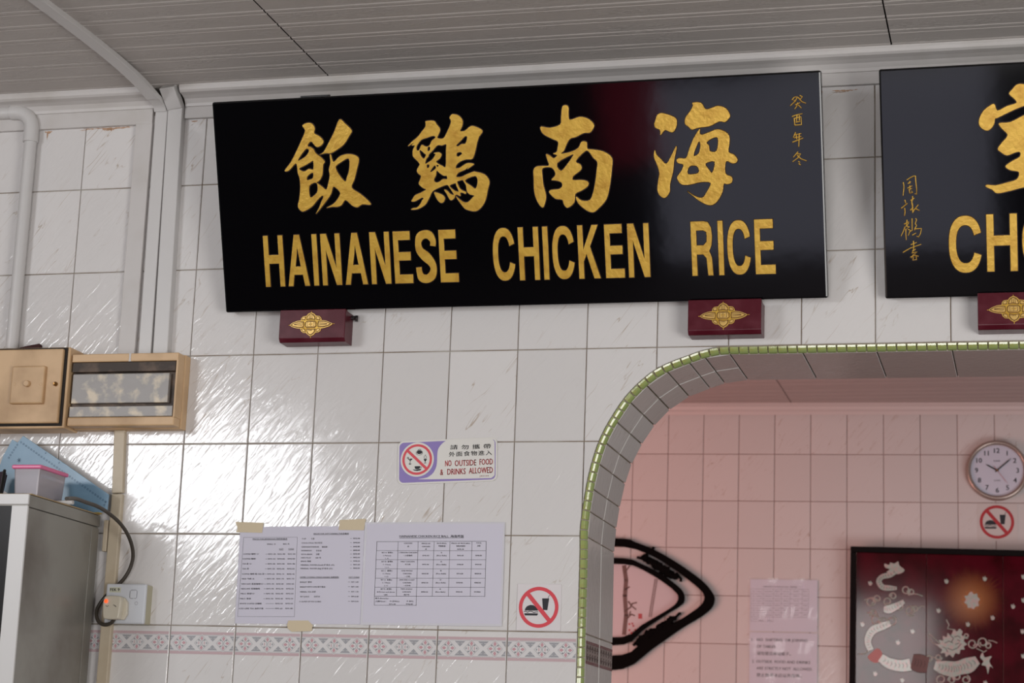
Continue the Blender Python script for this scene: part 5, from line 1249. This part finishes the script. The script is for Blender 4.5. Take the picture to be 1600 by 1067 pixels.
for pts_, w__ in (([(308,470),(318,540),(312,620),(318,720),(308,815)], 0.018), ([(312,500),(335,470)], .006), ([(312,590),(335,575)], .006), ([(312,700),(340,680),(350,660),(372,655)], .006), ([(345,670),(330,650)], .007), ([(350,675),(368,690)], .006), ([(320,740),(345,715),(362,722)], .006), ([(340,700),(335,720)], .006)):
    me.line(FL(pts_), w__, -0.0058)
for i in range(26):
    v = 535+i*7.5; me.line(FL([(464-i*1.2, v), (468-i*1.2, v+5)]), 0.0035, -0.0058); 
    if i % 1 == 0: me.line(FL([(474-i*1.2, v), (478-i*1.2, v+5)]), 0.0035, -0.0058)
stuff(build(me, 'ink_painting', SEPIA, ff))
me = MB()
for u, v in ((350,762),(355,774),(335,796),(345,810),(365,795),(335,765)):
    p = FL([(u, v)])[0]; me.disc(p[0], p[1], 0.0045, -0.0060, 10)
q = FL([(380,712),(400,712),(400,738),(380,738)]); me.poly(q, -0.0060)
stuff(build(me, 'blossom_and_seal', mat('faded_red_ink', (0.45, 0.08, 0.09), 0.6), ff))

# lacquer panel picture with dragons
tlp = HB(1325, 852, -0.03); zz2 = HB(1600, 858.5, -0.03)
LEAN = math.radians(3.2)
tlp = HB(1325, 852, -0.085); zz2 = HB(1600, 858.5, -0.085)
PX0 = tlp[0]; PZ1 = tlp[1]; PWID = 1.30; PH = 0.85
dp = thing('lacquer_picture', 'dark red lacquer picture of pearl dragons in a black frame', 'picture', M=BM @ Matrix.Translation((PX0, -0.004, PZ1-PH)) @ Matrix.Rotation(math.atan2(-(zz2[1]-tlp[1]), zz2[0]-tlp[0]), 4, 'Y') @ Matrix.Rotation(LEAN, 4, 'X'))
DM = dp.matrix_world.copy() if False else BM @ Matrix.Translation((PX0, -0.004, PZ1-PH)) @ Matrix.Rotation(math.atan2(-(zz2[1]-tlp[1]), zz2[0]-tlp[0]), 4, 'Y') @ Matrix.Rotation(LEAN, 4, 'X')
fwid = 0.024
fr_ = MB(); fr_.box(0, PWID, -0.032, 0, PH-fwid, PH).box(0, PWID, -0.032, 0, 0, fwid)
build(MB().box(0, PWID, -0.032, 0.0, PH-fwid, PH), 'frame_rail', FRAMEB, dp, bevel=0.003); build(MB().box(0, PWID, -0.032, 0.0, 0, fwid), 'frame_rail', FRAMEB, dp, bevel=0.003)
build(MB().box(0, fwid, -0.032, 0.0, fwid, PH-fwid), 'frame_stile', FRAMEB, dp, bevel=0.003); build(MB().box(PWID-fwid, PWID, -0.032, 0.0, fwid, PH-fwid), 'frame_stile', FRAMEB, dp, bevel=0.003)
CD = (1320,850,4.918)
def DB(P, off=-0.0145): return [hit(DM, CD[0]+u/CD[2], CD[1]+v/CD[2], off) for u, v in P]
j1, j2 = DB([(627,500)])[0][0], DB([(1215,500)])[0][0]; step = j2-j1
edges = [fwid, j1, j2, j2+step, PWID-fwid]
for a, b in zip(edges, edges[1:]):
    build(MB().box(a+0.0008, b-0.0008, -0.014, -0.001, fwid, PH-fwid), 'lacquer_panel', REDL, dp, bevel=0.0012)
# sun with rays
cs = DB([(975,430)])[0]
def sunburst():
    m = mat('amber_sunburst_paint', (0.42, 0.12, 0.004), 0.15); nt = m.node_tree; N = nt.nodes; L = nt.links; b = N['Principled BSDF']
    tc = N.new('ShaderNodeTexCoord'); sep = N.new('ShaderNodeSeparateXYZ'); L.new(tc.outputs['Object'], sep.inputs[0])
    def mt(op, a, c=0.0, clamp=False):
        q = N.new('ShaderNodeMath'); q.operation = op; q.use_clamp = clamp
        for i_, v in enumerate((a, c)):
            if isinstance(v, (int, float)): q.inputs[i_].default_value = v
            else: L.new(v, q.inputs[i_])
        return q.outputs[0]
    ang = mt('ARCTAN2', sep.outputs[2], sep.outputs[0])
    rad = mt('SQRT', mt('ADD', mt('MULTIPLY', sep.outputs[0], sep.outputs[0]), mt('MULTIPLY', sep.outputs[2], sep.outputs[2])))
    cb2 = N.new('ShaderNodeCombineXYZ'); L.new(mt('MULTIPLY', ang, 20.0), cb2.inputs[0])
    n = N.new('ShaderNodeTexNoise'); n.inputs['Scale'].default_value = 1.6; n.inputs['Detail'].default_value = 3; L.new(cb2.outputs[0], n.inputs[0])
    reach = mt('ADD', mt('MULTIPLY', n.outputs['Fac'], 0.24), 0.0)
    al = mt('SUBTRACT', 1.0, mt('DIVIDE', rad, reach), True)
    L.new(mt('MULTIPLY', al, 0.95, True), b.inputs['Alpha']); return m
build(MB().disc(0, 0, 0.15, 0.0, 48), 'sun_rays', sunburst(), dp, loc=(cs[0], -0.0143, cs[1]))
def inlay(name, P, closed=True, h_=0.0012):
    me = relief([smooth_loop(DB(P), 3)], h_, 0.0004, -0.0143); me.materials.append(PEARL); o = link(name, me, dp); return o
def ribbon(name, P, h_=0.0014, edge=True):
    """tapering inlaid body along (u, v, width) points"""
    Q = smooth_path([(*DB([(u, v)])[0], w__/CD[2]*0.152/55) for u, v, w__ in P], 6); L_, R_ = [], []
    for i, p in enumerate(Q):
        t = Q[min(i+1, len(Q)-1)]-Q[max(i-1, 0)]; t = Vector((t.x, t.y)).normalized(); nn = Vector((-t.y, t.x))*p.z/2
        L_.append((p.x+nn.x, p.y+nn.y)); R_.append((p.x-nn.x, p.y-nn.y))
    me = relief([L_+R_[::-1]], h_, 0.0003, -0.0143); me.materials.append(PEARL); o = link(name, me, dp)
    if edge:
        m = MB(); m.line(L_, 0.0034, -0.0146); m.line(R_, 0.0034, -0.0146)
        for i in range(3, len(L_)-3, 2): a_, b_ = Vector(L_[i]), Vector(R_[i]); m.line([a_.lerp(b_, 0.3), a_.lerp(b_, 0.5)+(Vector(L_[i+1])-a_)*0.7, a_.lerp(b_, 0.7)], 0.0016, -0.0165); stuff(build(m, 'inlay_outline', PEARLD, o))
    return o
ribbon('dragon_body', [(410,190,34),(350,235,40),(290,250,36),(262,285,38),(290,330,40),(350,338,38),(400,340,22)])
ribbon('dragon_body', [(455,440,30),(400,475,50),(340,500,62),(300,500,40)])
ribbon('dragon_body', [(350,610,40),(290,630,56),(220,660,58),(185,710,52),(178,760,46),(200,815,46)])
ribbon('dragon_body', [(275,870,60),(340,915,78),(430,935,84),(505,925,90)])
ribbon('dragon_body', [(690,930,60),(760,950,100),(830,960,110),(880,950,100),(950,930,110),(1020,890,60)])
inlay('dragon_head', [(722,790),(700,770),(735,768),(722,735),(755,742),(752,705),(782,715),(790,682),(815,700),(838,655),(862,672),(880,650),(905,672),(898,700),(925,712),(915,745),(940,770),(915,785),(920,810),(890,812),(880,845),(850,838),(830,872),(805,850),(775,868),(768,838),(735,838),(748,812)])
m = MB()
for q in ([(770,760),(800,745),(830,760)], [(840,715),(870,705),(890,720)], [(790,800),(830,815),(870,795),(895,765)], [(810,700),(835,725),(820,750)], [(850,770),(880,760)], [(750,790),(775,800),(790,830)], [(865,735),(885,745)]): m.line(DB(q), 0.0026, -0.0164)
stuff(build(m, 'inlay_outline', PEARLD, dp))
inlay('dragon_claw', [(1040,870),(1060,830),(1075,870),(1130,860),(1110,900),(1140,955),(1115,940),(1100,1000),(1085,940),(1050,930),(1065,900)])
inlay('dragon_crest', [(305,150),(340,160),(350,140),(380,150),(410,132),(420,165),(460,200),(420,230),(370,225),(320,215),(345,195),(310,180)])
sun = inlay('sun', [(975,365),(990,385),(1015,380),(1020,405),(1038,425),(1025,445),(1030,475),(1005,480),(990,500),(970,490),(945,490),(940,465),(918,450),(930,425),(920,400),(945,395),(955,375)])
m = []
def curl(u, v, r, ph=0, n_=14, turns=1.3):
    q = []
    for i in range(n_):
        a = ph+turns*2*PI*i/n_; rr_ = r*(1-0.55*i/n_); q.append((u+rr_*math.cos(a), v+rr_*math.sin(a)))
    p = DB(q); m.append([(x, -0.0150, z, 0.0034) for x, z in p])
for u, v, r, ph in ((200,440,38,0),(250,420,30,2),(330,440,34,1),(370,400,28,3),(470,350,34,0),(510,370,28,2),(420,480,32,4),(510,510,44,1),(540,500,28,2.5),(240,580,40,0.5),(300,600,36,3),(360,590,40,5),(220,530,30,2),(980,765,38,0),(1060,755,40,2),(1100,780,26,4),(935,705,20,1),(795,975,32,0),(860,1020,34,2),(740,1040,40,1),(820,1045,30,3),(930,1040,34,5),(650,880,30,2),(720,870,28,0)):
    curl(u, v, r, ph)
for L in ([(150,430),(210,410),(260,430)], [(165,530),(220,520),(260,545)], [(560,500),(590,475),(615,480)], [(500,380),(560,385),(600,400)], [(640,680),(690,725),(730,765)], [(640,700),(680,760),(720,780)], [(1100,740),(1140,745),(1172,760)], [(780,580),(800,620),(790,650),(850,660)], [(600,870),(660,860),(730,890)], [(100,845),(150,845),(180,820)], [(1010,800),(1070,830),(1090,815)]):
    m.append([(x, -0.0150, z, 0.0026) for x, z in DB(L)])
me = tube_mesh(m, 1, 0.5, -0.0143); me.materials.append(PEARL); stuff(link('cloud_scrolls', me, dp))
for u, v in ((780,285),(1075,265),(1292,478),(1135,565),(945,615),(720,510),(135,615),(520,670),(408,755),(233,995),(440,1045),(1080,1065),(195,300),(1372,250),(1372,430),(1370,860),(1365,670)):
    inlay('small_bat', [(u-14,v-16),(u-4,v-8),(u+4,v-20),(u+10,v-6),(u+18,v-4),(u+12,v+14),(u,v+20),(u-12,v+10)])
rk = ribbon('dragon_scales', [(515,900,100),(570,915,130),(640,930,110)], 0.0018); rk.data.materials[0] = mat('russet_shell', (0.12, 0.03, 0.025), 0.4)
inlay('flame', [(175,870),(210,830),(250,800),(285,830),(285,870),(265,905),(220,910)]).data.materials[0] = mat('coral_shell', (0.45, 0.14, 0.13), 0.35)

print('objects', len(bpy.data.objects), 'tris~', sum(len(o.data.polygons) for o in bpy.data.objects if o.type == 'MESH'))
